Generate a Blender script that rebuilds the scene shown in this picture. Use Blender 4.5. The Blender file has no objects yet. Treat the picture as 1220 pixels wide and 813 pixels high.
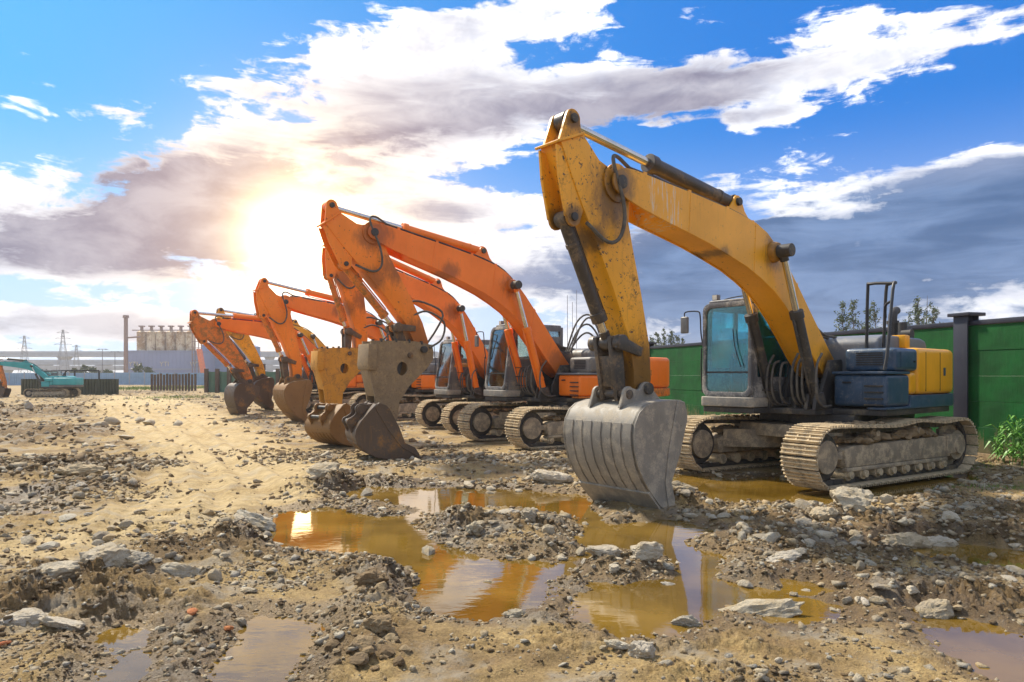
import bpy, bmesh, math, random
import numpy as np
from mathutils import Vector, Matrix, noise as mnoise

scene = bpy.context.scene
col = scene.collection
R = math.radians
random.seed(7)
rng = np.random.default_rng(11)

# ---------------------------------------------------------------- camera
FPX, CAM_H, HORIZON = 846.0, 1.684, 446.7          # focal length in pixels of a 1220 px wide picture
cam_d = bpy.data.cameras.new('camera')
cam = bpy.data.objects.new('camera', cam_d)
col.objects.link(cam)
cam.location = (0, 0, CAM_H)
cam.rotation_euler = (R(90), 0, 0)
cam_d.sensor_width = 36.0
cam_d.lens = FPX / 1220.0 * 36.0
cam_d.shift_y = (HORIZON - 406.5) / 1220.0
cam_d.clip_start = 0.05
cam_d.clip_end = 12000
scene.camera = cam
scene.render.engine = 'CYCLES'
scene.cycles.use_denoising = True
scene.cycles.max_bounces = 6
scene.cycles.transparent_max_bounces = 12
scene.cycles.volume_bounces = 0
scene.view_settings.view_transform = 'Standard'
scene.view_settings.look = 'None'
scene.view_settings.gamma = 1.0
scene.view_settings.use_curve_mapping = False
scene.view_settings.exposure = 1.15

SUN_AZ, SUN_EL = -44.0, 48.0       # azimuth clockwise from +Y (the way the camera looks), elevation
SUN_STRENGTH = 3.3
SKY_STRENGTH = 0.098


# ---------------------------------------------------------------- small node-expression helper
class NX:
    def __init__(s, nt, sock):
        s.nt, s.s = nt, sock

    def _m(s, op, *a, clamp=False):
        n = s.nt.nodes.new('ShaderNodeMath')
        n.operation = op
        n.use_clamp = clamp
        for i, v in enumerate((s,) + a):
            if isinstance(v, NX):
                s.nt.links.new(v.s, n.inputs[i])
            else:
                n.inputs[i].default_value = v
        return NX(s.nt, n.outputs[0])

    def __add__(s, o): return s._m('ADD', o)
    __radd__ = __add__
    def __sub__(s, o): return s._m('SUBTRACT', o)
    def __rsub__(s, o): return (s * -1.0) + o
    def __mul__(s, o): return s._m('MULTIPLY', o)
    __rmul__ = __mul__
    def __truediv__(s, o): return s._m('DIVIDE', o)
    def __pow__(s, o): return s._m('POWER', o)
    def exp(s): return s._m('EXPONENT')
    def max(s, o): return s._m('MAXIMUM', o)
    def min(s, o): return s._m('MINIMUM', o)
    def clamp(s): return s._m('ADD', 0.0, clamp=True)
    def sqrt(s): return s._m('SQRT')

    def smooth(s, a, b):
        n = s.nt.nodes.new('ShaderNodeMapRange')
        n.interpolation_type = 'SMOOTHSTEP'
        s.nt.links.new(s.s, n.inputs['Value'])
        n.inputs['From Min'].default_value = a
        n.inputs['From Max'].default_value = b
        return NX(s.nt, n.outputs['Result'])


def mixc(nt, f, a, b, mode='MIX'):
    n = nt.nodes.new('ShaderNodeMix')
    n.data_type = 'RGBA'
    n.blend_type = mode
    for idx, v in ((0, f), (6, a), (7, b)):
        if isinstance(v, NX):
            nt.links.new(v.s, n.inputs[idx])
        elif hasattr(v, 'is_output'):
            nt.links.new(v, n.inputs[idx])
        elif idx == 0:
            n.inputs[0].default_value = v
        else:
            n.inputs[idx].default_value = (*v, 1) if len(v) == 3 else v
    return n.outputs[2]


def noise_node(nt, vec, scale, detail=6, rough=0.55, dist=0.0):
    n = nt.nodes.new('ShaderNodeTexNoise')
    n.inputs['Scale'].default_value = scale
    n.inputs['Detail'].default_value = detail
    n.inputs['Roughness'].default_value = rough
    n.inputs['Distortion'].default_value = dist
    if vec is not None:
        nt.links.new(vec, n.inputs['Vector'])
    return NX(nt, n.outputs[0])


def vscale(nt, vec, sc, off=(0, 0, 0)):
    n = nt.nodes.new('ShaderNodeMapping')
    n.inputs['Scale'].default_value = sc
    n.inputs['Location'].default_value = off
    nt.links.new(vec, n.inputs['Vector'])
    return n.outputs[0]


# ---------------------------------------------------------------- world: clear-air sky with drifting clouds
world = bpy.data.worlds.new('World')
scene.world = world
world.use_nodes = True
nt = world.node_tree
nt.nodes.clear()
w_out = nt.nodes.new('ShaderNodeOutputWorld')
w_bg = nt.nodes.new('ShaderNodeBackground')
nt.links.new(w_bg.outputs[0], w_out.inputs[0])
sky = nt.nodes.new('ShaderNodeTexSky')
sky.sky_type = 'NISHITA'
sky.sun_disc = False
sky.sun_elevation = R(SUN_EL)
sky.sun_rotation = R(SUN_AZ)
sky.air_density = 1.0
sky.dust_density = 0.6
sky.ozone_density = 2.5
tc = nt.nodes.new('ShaderNodeTexCoord')
sep = nt.nodes.new('ShaderNodeSeparateXYZ')
nt.links.new(tc.outputs['Generated'], sep.inputs[0])
dx, dy, dz = (NX(nt, sep.outputs[i]) for i in range(3))
az = dx._m('ARCTAN2', dy)                                   # 0 straight ahead, + to the right
el = dz / ((dx * dx + dy * dy).sqrt().max(0.02))            # tangent of the elevation
wv = vscale(nt, tc.outputs['Generated'], (1.0, 1.0, 2.1))
n_big = noise_node(nt, wv, 3.6, 9, 0.56, 0.35)
n_mid = noise_node(nt, vscale(nt, tc.outputs['Generated'], (1, 1, 2.0), (3.1, 1.7, 0.4)), 9.0, 8, 0.60, 0.4)
n_fine = noise_node(nt, vscale(nt, tc.outputs['Generated'], (1, 1, 1.7), (1.3, 7.7, 3.4)), 24.0, 7, 0.62, 0.6)
n_streak = noise_node(nt, vscale(nt, tc.outputs['Generated'], (1.0, 1.0, 5.5), (2.2, 0.4, 6.1)), 7.0, 7, 0.62, 0.7)
n_soft = noise_node(nt, vscale(nt, tc.outputs['Generated'], (1, 1, 2.6), (0.3, 5.7, 2.4)), 5.0, 5, 0.5, 0.2)


def ang(px, py):
    a = math.atan((px - 610) / FPX)
    return a, (HORIZON - py) / FPX * math.cos(a)


def blob(px, py, rx, ry, rot=0.0, p=2.0):
    """soft elliptical bank of cloud at an azimuth and elevation; rot in degrees, + rises to the right"""
    a, e = ang(px, py)
    c, s = math.cos(R(rot)), math.sin(R(rot))
    u, v = az - a, el - e
    k = FPX
    uu = (u * c + v * s) * (k / rx)
    vv = (v * c - u * s) * (k / ry)
    return ((uu * uu + vv * vv) * -1.0).exp()


cover = blob(250, 265, 330, 70, 6) * 0.88
cover = cover + blob(430, 170, 280, 52, 18) * 0.74
cover = cover + blob(520, 50, 240, 44, 16) * 0.95
cover = cover + blob(800, 105, 300, 42, 3) * 0.86
cover = cover + blob(1010, 80, 190, 30, 2) * 0.55
cover = cover + blob(1090, 312, 330, 70, 2) * 1.35
cover = cover + blob(760, 320, 300, 50, 4) * 0.72
cover = cover + blob(60, 385, 190, 22, 0) * 0.75
cover = cover + blob(30, 298, 150, 36, 0) * 0.62
cover = cover + blob(545, 252, 60, 20, 0) * 0.75
cover = cover + blob(910, 138, 55, 13, 0) * 0.75
cover = cover + blob(1190, 215, 90, 30, 8) * 0.8
cover = cover + blob(135, 130, 40, 9, 0) * 0.5
cover = cover + blob(610, 410, 900, 26, 0) * 0.50
# beyond the picture the sky goes on with broken cloud, made fuller and brighter to lift the machine sides
outside = ((dy.smooth(0.72, 0.25)) + dz.smooth(0.50, 0.66)).min(1.0)
cover = cover.min(1.25) + outside * (n_soft.smooth(0.36, 0.56) * 1.0)
dens = cover + (n_big - 0.5) * 1.6 + (n_mid - 0.5) * 1.0 + (n_streak - 0.5) * 1.5 + (n_fine - 0.5) * 0.85
alpha = dens.smooth(0.40, 0.66)
thick = (cover + (n_soft - 0.5) * 2.0 + (n_mid - 0.5) * 1.3 + (n_streak - 0.5) * 1.2 + (n_fine - 0.5) * 0.9).smooth(0.45, 1.15)
sa, se = ang(360, 288)
du, dv = az - sa, el - se
sun_d2 = du * du + dv * dv
glow = (sun_d2 * (-1.0 / (0.052 ** 2))).exp() + (sun_d2 * (-1.0 / (0.115 ** 2))).exp() * (0.17 - thick * 0.08)
halo = (sun_d2 * (-1.0 / (0.22 ** 2))).exp()
rightbank = (blob(1090, 320, 460, 120, 2) * 1.5).clamp()
darks = (blob(130, 292, 270, 46, 5) * 1.2 + blob(480, 175, 90, 26, 12) * 0.5 + blob(770, 136, 130, 24, 2) * 1.1 + blob(900, 76, 130, 13, 2) * 0.8
         + blob(200, 140, 40, 22, 0) * 0.7 + blob(330, 225, 190, 60, 8) * 0.6 + blob(560, 170, 120, 30, 8) * 0.4 + blob(300, 205, 150, 40, 10) * 0.8 + blob(200, 250, 160, 40, 6) * 0.5 + blob(640, 115, 120, 22, 4) * 0.5 + blob(480, 110, 120, 16, 14) * 0.35 + rightbank * 1.2 + outside * 0.15 + el.smooth(0.12, 0.03) * 0.5)
# blue of the air, deepened a little the way the picture shows it
sky_c = mixc(nt, 1.0, sky.outputs[0], (0.22, 0.60, 1.00), 'MULTIPLY')
deep = (az + el * 0.35).smooth(-0.75, 0.60)
sky_c = mixc(nt, 0.80, sky_c, mixc(nt, deep, (0.52, 2.45, 4.5), (0.03, 0.92, 3.3)))
pale = el.smooth(0.36, 0.02)
sky_c = mixc(nt, pale * 0.66, sky_c, (4.1, 4.6, 5.5))
bank_c = mixc(nt, (n_big * 0.5 + n_streak * 0.5).smooth(0.40, 0.64), (0.22, 0.60, 1.45), (0.80, 1.35, 2.5))
shade_c = mixc(nt, rightbank, mixc(nt, n_mid.smooth(0.35, 0.65), (1.15, 1.05, 1.5), (2.4, 2.25, 2.6)), bank_c)
lit_c = mixc(nt, (n_fine * 0.5 + n_mid * 0.5).smooth(0.38, 0.62), (3.9, 4.0, 4.5), (6.8, 6.8, 6.9))
lit_c = mixc(nt, halo * 0.80, lit_c, (4.7, 3.8, 3.0))
cloud_c = mixc(nt, (thick * (darks * 0.85 + 0.34)).min(0.97), lit_c, shade_c)
sky_c = mixc(nt, alpha * 0.97, sky_c, cloud_c)
sky_c = mixc(nt, halo * 0.8, sky_c, (1.7, 0.80, 0.1), 'ADD')
sky_c = mixc(nt, glow.min(1.0), sky_c, (34.0, 24.0, 11.0), 'ADD')
nt.links.new(sky_c, w_bg.inputs['Color'])
w_bg.inputs['Strength'].default_value = SKY_STRENGTH

# ---------------------------------------------------------------- sun
sun_d = bpy.data.lights.new('sun', 'SUN')
sun_d.energy = SUN_STRENGTH
sun_d.angle = R(5.0)
sun_d.color = (1.0, 0.90, 0.74)
sun = bpy.data.objects.new('sun', sun_d)
col.objects.link(sun)
sd = Vector((math.sin(R(SUN_AZ)) * math.cos(R(SUN_EL)), math.cos(R(SUN_AZ)) * math.cos(R(SUN_EL)), math.sin(R(SUN_EL))))
sun.rotation_euler = (-sd).to_track_quat('-Z', 'Y').to_euler()
sun.location = (10, -20, 40)

# ---------------------------------------------------------------- materials
MATS = {}


def new_mat(name):
    m = bpy.data.materials.new(name)
    m.use_nodes = True
    t = m.node_tree
    t.nodes.clear()
    o = t.nodes.new('ShaderNodeOutputMaterial')
    b = t.nodes.new('ShaderNodeBsdfPrincipled')
    t.links.new(b.outputs[0], o.inputs[0])
    c = t.nodes.new('ShaderNodeTexCoord')
    MATS[name] = m
    return m, t, b, c.outputs['Object'], o


def setc(t, b, key, v):
    if isinstance(v, NX):
        t.links.new(v.s, b.inputs[key])
    elif hasattr(v, 'is_output'):
        t.links.new(v, b.inputs[key])
    elif isinstance(v, (int, float)):
        b.inputs[key].default_value = v
    else:
        b.inputs[key].default_value = (*v, 1)


def add_bump(t, b, h, strength=0.3, dist=0.01):
    n = t.nodes.new('ShaderNodeBump')
    n.inputs['Strength'].default_value = strength
    n.inputs['Distance'].default_value = dist
    t.links.new(h.s if isinstance(h, NX) else h, n.inputs['Height'])
    t.links.new(n.outputs[0], b.inputs['Normal'])


def paint(name, c, dirt=0.45, dirt_c=(0.20, 0.145, 0.08), rough=0.42, chips=0.5, chip_c=(0.06, 0.045, 0.035), metal=0.0, streak=0.0, scale=1.0):
    """worn enamel: faded colour, splashed dry mud, chips down to dark steel, runs of dust"""
    m, t, b, v, o = new_mat(name)
    fade = noise_node(t, v, 1.3 * scale, 4, 0.55)
    base = mixc(t, fade.smooth(0.25, 0.8), tuple(x * 0.86 for x in c), tuple(min(1, x * 1.08 + 0.012) for x in c))
    n1 = noise_node(t, v, 2.6 * scale, 8, 0.68, 0.3)
    n2 = noise_node(t, v, 26.0 * scale, 6, 0.7)
    mud = (n1 + n2 * 0.45).smooth(0.90 - 0.40 * dirt, 1.10 - 0.40 * dirt)
    runs = noise_node(t, vscale(t, v, (14, 14, 1.1)), 1.6 * scale, 5, 0.65)
    mud = (mud + runs.smooth(0.52, 0.78) * (0.35 + streak)).clamp() * min(1.0, 0.55 + dirt * 0.6)
    dcol = mixc(t, n2, tuple(x * 0.7 for x in dirt_c), tuple(x * 1.25 for x in dirt_c))
    base = mixc(t, mud, base, dcol)
    n3 = noise_node(t, vscale(t, v, (1, 1, 1), (4, 2, 7)), 15 * scale, 7, 0.72, 0.5)
    chip = n3.smooth(0.69 - 0.1 * chips, 0.725 - 0.1 * chips)
    base = mixc(t, chip, base, chip_c)
    setc(t, b, 'Base Color', base)
    setc(t, b, 'Roughness', (mud * 0.42 + chip * 0.2 + rough).min(0.95))
    b.inputs['Metallic'].default_value = metal
    add_bump(t, b, mud * 0.6 + n2 * 0.35 - chip * 0.6, 0.2, 0.008)
    return m


def plain(name, c, rough=0.6, metal=0.0, var=0.25, scale=6.0, bump=0.15):
    m, t, b, v, o = new_mat(name)
    n = noise_node(t, v, scale, 6, 0.6)
    setc(t, b, 'Base Color', mixc(t, n.smooth(0.25, 0.75), tuple(x * (1 - var) for x in c), tuple(min(1, x * (1 + var)) for x in c)))
    b.inputs['Roughness'].default_value = rough
    b.inputs['Metallic'].default_value = metal
    if bump:
        add_bump(t, b, noise_node(t, v, scale * 6, 5, 0.6), bump, 0.01)
    return m


def glass(name, tint, rough=0.03, refl=1.0):
    m, t, b, v, o = new_mat(name)
    t.nodes.remove(b)
    tr = t.nodes.new('ShaderNodeBsdfTransparent')
    tr.inputs[0].default_value = (*tint, 1)
    gl = t.nodes.new('ShaderNodeBsdfGlossy')
    gl.inputs['Roughness'].default_value = rough
    gl.inputs['Color'].default_value = (0.85, 0.97, 1.0, 1)
    df = t.nodes.new('ShaderNodeBsdfDiffuse')
    df.inputs[0].default_value = (0.32, 0.30, 0.25, 1)
    fr = t.nodes.new('ShaderNodeFresnel')
    fr.inputs[0].default_value = 1.5
    mx = t.nodes.new('ShaderNodeMixShader')
    f = (NX(t, fr.outputs[0]) * refl + 0.05).min(1.0)
    t.links.new(f.s, mx.inputs[0])
    t.links.new(tr.outputs[0], mx.inputs[1])
    t.links.new(gl.outputs[0], mx.inputs[2])
    mx2 = t.nodes.new('ShaderNodeMixShader')
    d = noise_node(t, v, 5.0, 7, 0.68)
    t.links.new((d.smooth(0.50, 0.80) * 0.22 + 0.01).s, mx2.inputs[0])
    t.links.new(mx.outputs[0], mx2.inputs[1])
    t.links.new(df.outputs[0], mx2.inputs[2])
    t.links.new(mx2.outputs[0], o.inputs[0])
    return m


MUD = (0.23, 0.165, 0.09)
paint('yellow_paint', (0.85, 0.385, 0.004), 0.22, (0.30, 0.16, 0.04), 0.40, 0.55)
paint('yellow_stick', (0.84, 0.375, 0.004), 0.34, (0.25, 0.13, 0.035), 0.45, 1.05)
paint('yellow_body', (0.87, 0.40, 0.005), 0.15, (0.36, 0.22, 0.08), 0.38, 0.2)
paint('orange_paint', (0.96, 0.200, 0.001), 0.20, (0.42, 0.16, 0.04), 0.42, 0.25)
paint('orange_stick', (0.93, 0.235, 0.003), 0.26, (0.34, 0.19, 0.05), 0.5, 0.7)
paint('orange_worn', (0.72, 0.19, 0.010), 0.62, (0.26, 0.14, 0.045), 0.55, 0.9, scale=2.6)
paint('blue_body', (0.024, 0.060, 0.115), 0.36, (0.20, 0.20, 0.195), 0.36, 0.3, streak=0.15, scale=5.0)
paint('grey_body', (0.13, 0.125, 0.12), 0.45, (0.32, 0.26, 0.18), 0.5, 0.3)
paint('hood_grey', (0.16, 0.17, 0.19), 0.35, (0.32, 0.29, 0.24), 0.42, 0.2)
paint('cab_frame', (0.10, 0.10, 0.105), 0.55, (0.40, 0.38, 0.33), 0.5, 0.2)
paint('cab_panel', (0.20, 0.19, 0.17), 0.62, (0.36, 0.32, 0.25), 0.6, 0.3)
paint('dark_steel', (0.035, 0.032, 0.030), 0.42, (0.20, 0.16, 0.10), 0.55, 0.2)
paint('cylinder_steel', (0.055, 0.047, 0.042), 0.50, (0.24, 0.17, 0.10), 0.42, 0.4, metal=0.2)
paint('track_steel', (0.24, 0.195, 0.13), 0.80, (0.56, 0.44, 0.27), 0.6, 0.5, chip_c=(0.05, 0.04, 0.03), scale=2.5)
paint('track_frame_steel', (0.25, 0.205, 0.145), 0.62, (0.50, 0.40, 0.26), 0.65, 0.8, chip_c=(0.06, 0.045, 0.03), scale=2.6)
paint('bucket_steel', (0.25, 0.225, 0.185), 0.55, (0.42, 0.36, 0.27), 0.60, 0.55, chip_c=(0.10, 0.07, 0.04), streak=0.30, scale=2.2)
paint('rusty_bucket', (0.085, 0.055, 0.032), 0.40, (0.30, 0.15, 0.045), 0.55, 0.5)
paint('ochre_bucket', (0.24, 0.125, 0.035), 0.45, (0.22, 0.13, 0.05), 0.6, 0.8)
paint('breaker_grey', (0.24, 0.165, 0.085), 0.5, (0.34, 0.24, 0.12), 0.62, 1.1, chip_c=(0.13, 0.07, 0.03), scale=2.8)
paint('breaker_ochre', (0.58, 0.27, 0.02), 0.50, (0.28, 0.15, 0.05), 0.6, 0.8)
paint('teal_paint', (0.035, 0.34, 0.36), 0.22, (0.25, 0.25, 0.2), 0.45, 0.3)
plain('chrome', (0.62, 0.60, 0.56), 0.22, 1.0, 0.1, 5, 0.0)
plain('rubber', (0.020, 0.019, 0.018), 0.65, 0, 0.4, 8)
plain('hose_dusty', (0.10, 0.09, 0.075), 0.8, 0, 0.35, 12)
plain('black_paint', (0.016, 0.017, 0.020), 0.45, 0, 0.3, 6)
plain('seat_cloth', (0.05, 0.055, 0.06), 0.9, 0, 0.3, 20)
plain('lamp_glass', (0.60, 0.58, 0.50), 0.25, 0, 0.15, 8, 0)
plain('mirror_grey', (0.14, 0.14, 0.14), 0.4, 0, 0.2, 8, 0)
glass('glass_teal', (0.42, 0.90, 0.95), 0.04, .7)
glass('glass_clear', (0.86, 0.94, 0.92), 0.05, 2.4)
plain('mud_clod', MUD, 0.95, 0, 0.35, 9, 0.6)


def decal_scuffs():
    """faded, scratched white lettering strip on the boom side: streaks in a patch of the paint"""
    m = MATS['yellow_paint'].copy()
    m.name = 'yellow_boom'
    MATS['yellow_boom'] = m
    t = m.node_tree
    b = next(n for n in t.nodes if n.type == 'BSDF_PRINCIPLED')
    src = b.inputs['Base Color'].links[0].from_socket
    c = next(n for n in t.nodes if n.type == 'TEX_COORD').outputs['Object']
    sp = t.nodes.new('ShaderNodeSeparateXYZ')
    t.links.new(c, sp.inputs[0])
    x, z = NX(t, sp.outputs[0]), NX(t, sp.outputs[2])
    s = noise_node(t, vscale(t, c, (22, 4, 1.6)), 1.5, 4, 0.7)
    win = x.smooth(4.12, 4.25) * x.smooth(4.92, 4.80)
    msk = s.smooth(0.52, 0.62) * win * 0.75
    t.links.new(mixc(t, msk, src, (0.66, 0.60, 0.48)), b.inputs['Base Color'])


decal_scuffs()


def grease(src, new, spots, amount=.8):
    """black grease pressed out round the pins and smeared down the plates"""
    m = MATS[src].copy()
    m.name = new
    MATS[new] = m
    t = m.node_tree
    b = next(n for n in t.nodes if n.type == 'BSDF_PRINCIPLED')
    c0 = b.inputs['Base Color'].links[0].from_socket
    c = next(n for n in t.nodes if n.type == 'TEX_COORD').outputs['Object']
    sp = t.nodes.new('ShaderNodeSeparateXYZ')
    t.links.new(c, sp.inputs[0])
    x, z = NX(t, sp.outputs[0]), NX(t, sp.outputs[2])
    n = noise_node(t, vscale(t, c, (5, 5, 2.2)), 1.6, 7, .72)
    tot = None
    for sx, sz, r in spots:
        u, v = x - sx, z - sz
        d = ((u * u + v * v).sqrt() / r * -1.0 + 1.0)
        q = (d + (n - .5) * 1.3).smooth(.05, .75)
        tot = q if tot is None else tot.max(q)
    t.links.new(mixc(t, tot * amount, c0, (0.055, 0.032, 0.014)), b.inputs['Base Color'])


grease('yellow_boom', 'yellow_boom_greased', [(5.40, 4.07, .42), (1.92, 3.575, .40), (.2, 1.8, .5), (3.2, 3.36, .25)], .75)
grease('yellow_stick', 'yellow_stick_greased', [(5.45, 3.85, .62), (4.95, 1.62, .85), (6.10, 4.70, .20), (6.12, 3.56, .22), (5.75, 3.35, .25)], .8)
grease('orange_paint', 'orange_boom', [(5.2, 4.7, .55), (1.75, 3.8, .40), (.3, 1.9, .7), (3.4, 4.0, .35)], .55)
grease('orange_stick', 'orange_stick_greased', [(5.3, 4.6, .45), (4.2, 2.4, .9), (5.2, 3.7, .4), (4.7, 4.0, .5)], .6)


# ---------------------------------------------------------------- mesh builder
class MB:
    def __init__(s):
        s.v, s.f = [], []

    def add(s, vs, fs):
        o = len(s.v)
        s.v += [tuple(p) for p in vs]
        s.f += [tuple(i + o for i in f) for f in fs]
        return s

    def box(s, x0, x1, y0, y1, z0, z1, M=None):
        vs = [Vector((x, y, z)) for x in (x0, x1) for y in (y0, y1) for z in (z0, z1)]
        if M is not None:
            vs = [M @ p for p in vs]
        return s.add(vs, [(0, 1, 3, 2), (4, 6, 7, 5), (0, 4, 5, 1), (2, 3, 7, 6), (0, 2, 6, 4), (1, 5, 7, 3)])

    def prism(s, poly, y0, y1, taper=None):
        """polygon in the x-z plane, thick in y"""
        n = len(poly)
        area = sum(poly[i][0] * poly[(i + 1) % n][1] - poly[(i + 1) % n][0] * poly[i][1] for i in range(n))
        if area < 0:
            poly = poly[::-1]
        vs = [(p[0], y0, p[1]) for p in poly] + [(p[0], y1, p[1]) for p in poly]
        fs = [tuple(range(n)), tuple(range(2 * n - 1, n - 1, -1))]
        fs += [(i, i + n, (i + 1) % n + n, (i + 1) % n) for i in range(n)]
        return s.add(vs, fs)

    def prism_z(s, poly, z0, z1):
        n = len(poly)
        area = sum(poly[i][0] * poly[(i + 1) % n][1] - poly[(i + 1) % n][0] * poly[i][1] for i in range(n))
        if area < 0:
            poly = poly[::-1]
        vs = [(p[0], p[1], z0) for p in poly] + [(p[0], p[1], z1) for p in poly]
        fs = [tuple(range(n - 1, -1, -1)), tuple(range(n, 2 * n))]
        fs += [(i, (i + 1) % n, (i + 1) % n + n, i + n) for i in range(n)]
        return s.add(vs, fs)

    def ring(s, outer, inner, y0, y1):
        """frame between two x-z outlines of the same length, thick in y"""
        n = len(outer)
        vs = []
        for y in (y0, y1):
            vs += [(p[0], y, p[1]) for p in outer] + [(p[0], y, p[1]) for p in inner]
        fs = []
        for i in range(n):
            j = (i + 1) % n
            fs += [(i, j, n + j, n + i), (2 * n + j, 2 * n + i, 3 * n + i, 3 * n + j),
                   (j, i, 2 * n + i, 2 * n + j), (n + i, n + j, 3 * n + j, 3 * n + i)]
        return s.add(vs, fs)

    def cyl(s, p0, p1, r0, r1=None, n=16):
        p0, p1 = Vector(p0), Vector(p1)
        r1 = r0 if r1 is None else r1
        d = (p1 - p0).normalized()
        a = d.orthogonal().normalized()
        b = d.cross(a)
        vs = []
        for p, r in ((p0, r0), (p1, r1)):
            vs += [p + (a * math.cos(2 * math.pi * i / n) + b * math.sin(2 * math.pi * i / n)) * r for i in range(n)]
        fs = [tuple(range(n - 1, -1, -1)), tuple(range(n, 2 * n))]
        fs += [(i, (i + 1) % n, (i + 1) % n + n, i + n) for i in range(n)]
        return s.add(vs, fs)

    def tube(s, pts, r, n=8, smooth=4):
        pts = [Vector(p) for p in pts]
        if smooth > 1 and len(pts) > 2:
            q = [pts[0] * 2 - pts[1]] + pts + [pts[-1] * 2 - pts[-2]]
            out = []
            for i in range(1, len(q) - 2):
                for k in range(smooth):
                    t_ = k / smooth
                    a, b, c, d = q[i - 1], q[i], q[i + 1], q[i + 2]
                    out.append(0.5 * ((2 * b) + (c - a) * t_ + (2 * a - 5 * b + 4 * c - d) * t_ ** 2 + (3 * b - a - 3 * c + d) * t_ ** 3))
            out.append(pts[-1])
            pts = out
        vs = []
        up = None
        for i, p in enumerate(pts):
            d = (pts[min(i + 1, len(pts) - 1)] - pts[max(i - 1, 0)]).normalized()
            if up is None:
                up = d.orthogonal().normalized()
            a = (up - d * up.dot(d)).normalized()
            up = a
            b = d.cross(a)
            vs += [p + (a * math.cos(2 * math.pi * k / n) + b * math.sin(2 * math.pi * k / n)) * r for k in range(n)]
        m = len(pts)
        fs = [tuple(range(n - 1, -1, -1)), tuple(range((m - 1) * n, m * n))]
        for i in range(m - 1):
            for k in range(n):
                fs.append((i * n + k, i * n + (k + 1) % n, (i + 1) * n + (k + 1) % n, (i + 1) * n + k))
        return s.add(vs, fs)

    def mesh(s, name, mat, bevel=0.0, seg=2, angle=35):
        me = bpy.data.meshes.new(name)
        me.from_pydata(s.v, [], s.f)
        bm = bmesh.new()
        bm.from_mesh(me)
        if bevel > 0:
            ed = [e for e in bm.edges if len(e.link_faces) == 2 and e.calc_face_angle(0) > R(32)]
            bmesh.ops.bevel(bm, geom=ed, offset=bevel, segments=seg, affect='EDGES', profile=0.6, clamp_overlap=True)
        bmesh.ops.recalc_face_normals(bm, faces=bm.faces)
        bm.to_mesh(me)
        bm.free()
        me.polygons.foreach_set('use_smooth', [True] * len(me.polygons))
        me.set_sharp_from_angle(angle=R(angle))
        me.materials.append(MATS[mat] if isinstance(mat, str) else mat)
        return me

    def build(s, name, mat, parent=None, bevel=0.0, seg=2, rz=0.0, **kw):
        o = bpy.data.objects.new(name, s.mesh(name, mat, bevel, seg))
        col.objects.link(o)
        if parent is not None:
            o.parent = parent
        o.rotation_euler.z = rz
        for k, v in kw.items():
            o[k] = v
        return o


def empty(name, loc, rz=0.0, label=None, category=None, group=None, scale=1.0):
    o = bpy.data.objects.new(name, None)
    o.empty_display_size = 0.3
    o.location = loc
    o.rotation_euler.z = rz
    o.scale = (scale,) * 3
    col.objects.link(o)
    if label:
        o['label'] = label
    if category:
        o['category'] = category
    if group:
        o['group'] = group
    return o


def tag(o, label=None, category=None, group=None, kind=None):
    for k, v in (('label', label), ('category', category), ('group', group), ('kind', kind)):
        if v:
            o[k] = v
    return o


def rrect(a0, a1, b0, b1, r, n=4):
    pts = []
    for cx, cy, st in ((a1 - r, b1 - r, 0), (a0 + r, b1 - r, 90), (a0 + r, b0 + r, 180), (a1 - r, b0 + r, 270)):
        for k in range(n + 1):
            a = R(st + 90 * k / n)
            pts.append((cx + r * math.cos(a), cy + r * math.sin(a)))
    return pts


def arc(cx, cz, r, a0, a1, n=8):
    return [(cx + r * math.cos(R(a0 + (a1 - a0) * k / n)), cz + r * math.sin(R(a0 + (a1 - a0) * k / n))) for k in range(n + 1)]


# ---------------------------------------------------------------- ground heights
def g(px, py, z=0.0):
    """where a line of sight through a picture point meets the ground plane"""
    Y = FPX * (CAM_H - z) / (py - HORIZON)
    return ((px - 610) / FPX * Y, Y)


def vhash(ix, iy, seed):
    h = (ix.astype(np.int64) * 374761393 + iy.astype(np.int64) * 668265263 + seed * 1442695041) & 0xFFFFFFFF
    h = ((h ^ (h >> 13)) * 1274126177) & 0xFFFFFFFF
    return ((h ^ (h >> 16)) & 0xFFFF) / 65535.0


def vnoise(x, y, seed=0):
    ix, iy = np.floor(x), np.floor(y)
    fx, fy = x - ix, y - iy
    fx, fy = fx * fx * fx * (fx * (fx * 6 - 15) + 10), fy * fy * fy * (fy * (fy * 6 - 15) + 10)
    a, b = vhash(ix, iy, seed), vhash(ix + 1, iy, seed)
    c, d = vhash(ix, iy + 1, seed), vhash(ix + 1, iy + 1, seed)
    return (a * (1 - fx) + b * fx) * (1 - fy) + (c * (1 - fx) + d * fx) * fy


def fbm(x, y, oct=4, seed=0, gain=0.5):
    s, a, t_ = 0.0, 1.0, 0.0
    for i in range(oct):
        c, sn = math.cos(1.1 * i + .4), math.sin(1.1 * i + .4)
        s = s + a * vnoise((x * c - y * sn) * 2 ** i + 17.3 * i, (x * sn + y * c) * 2 ** i - 9.1 * i, seed + i)
        t_ += a
        a *= gain
    return s / t_


def sstep(a, b, x):
    t_ = np.clip((x - a) / (b - a), 0, 1)
    return t_ * t_ * (3 - 2 * t_)


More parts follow.
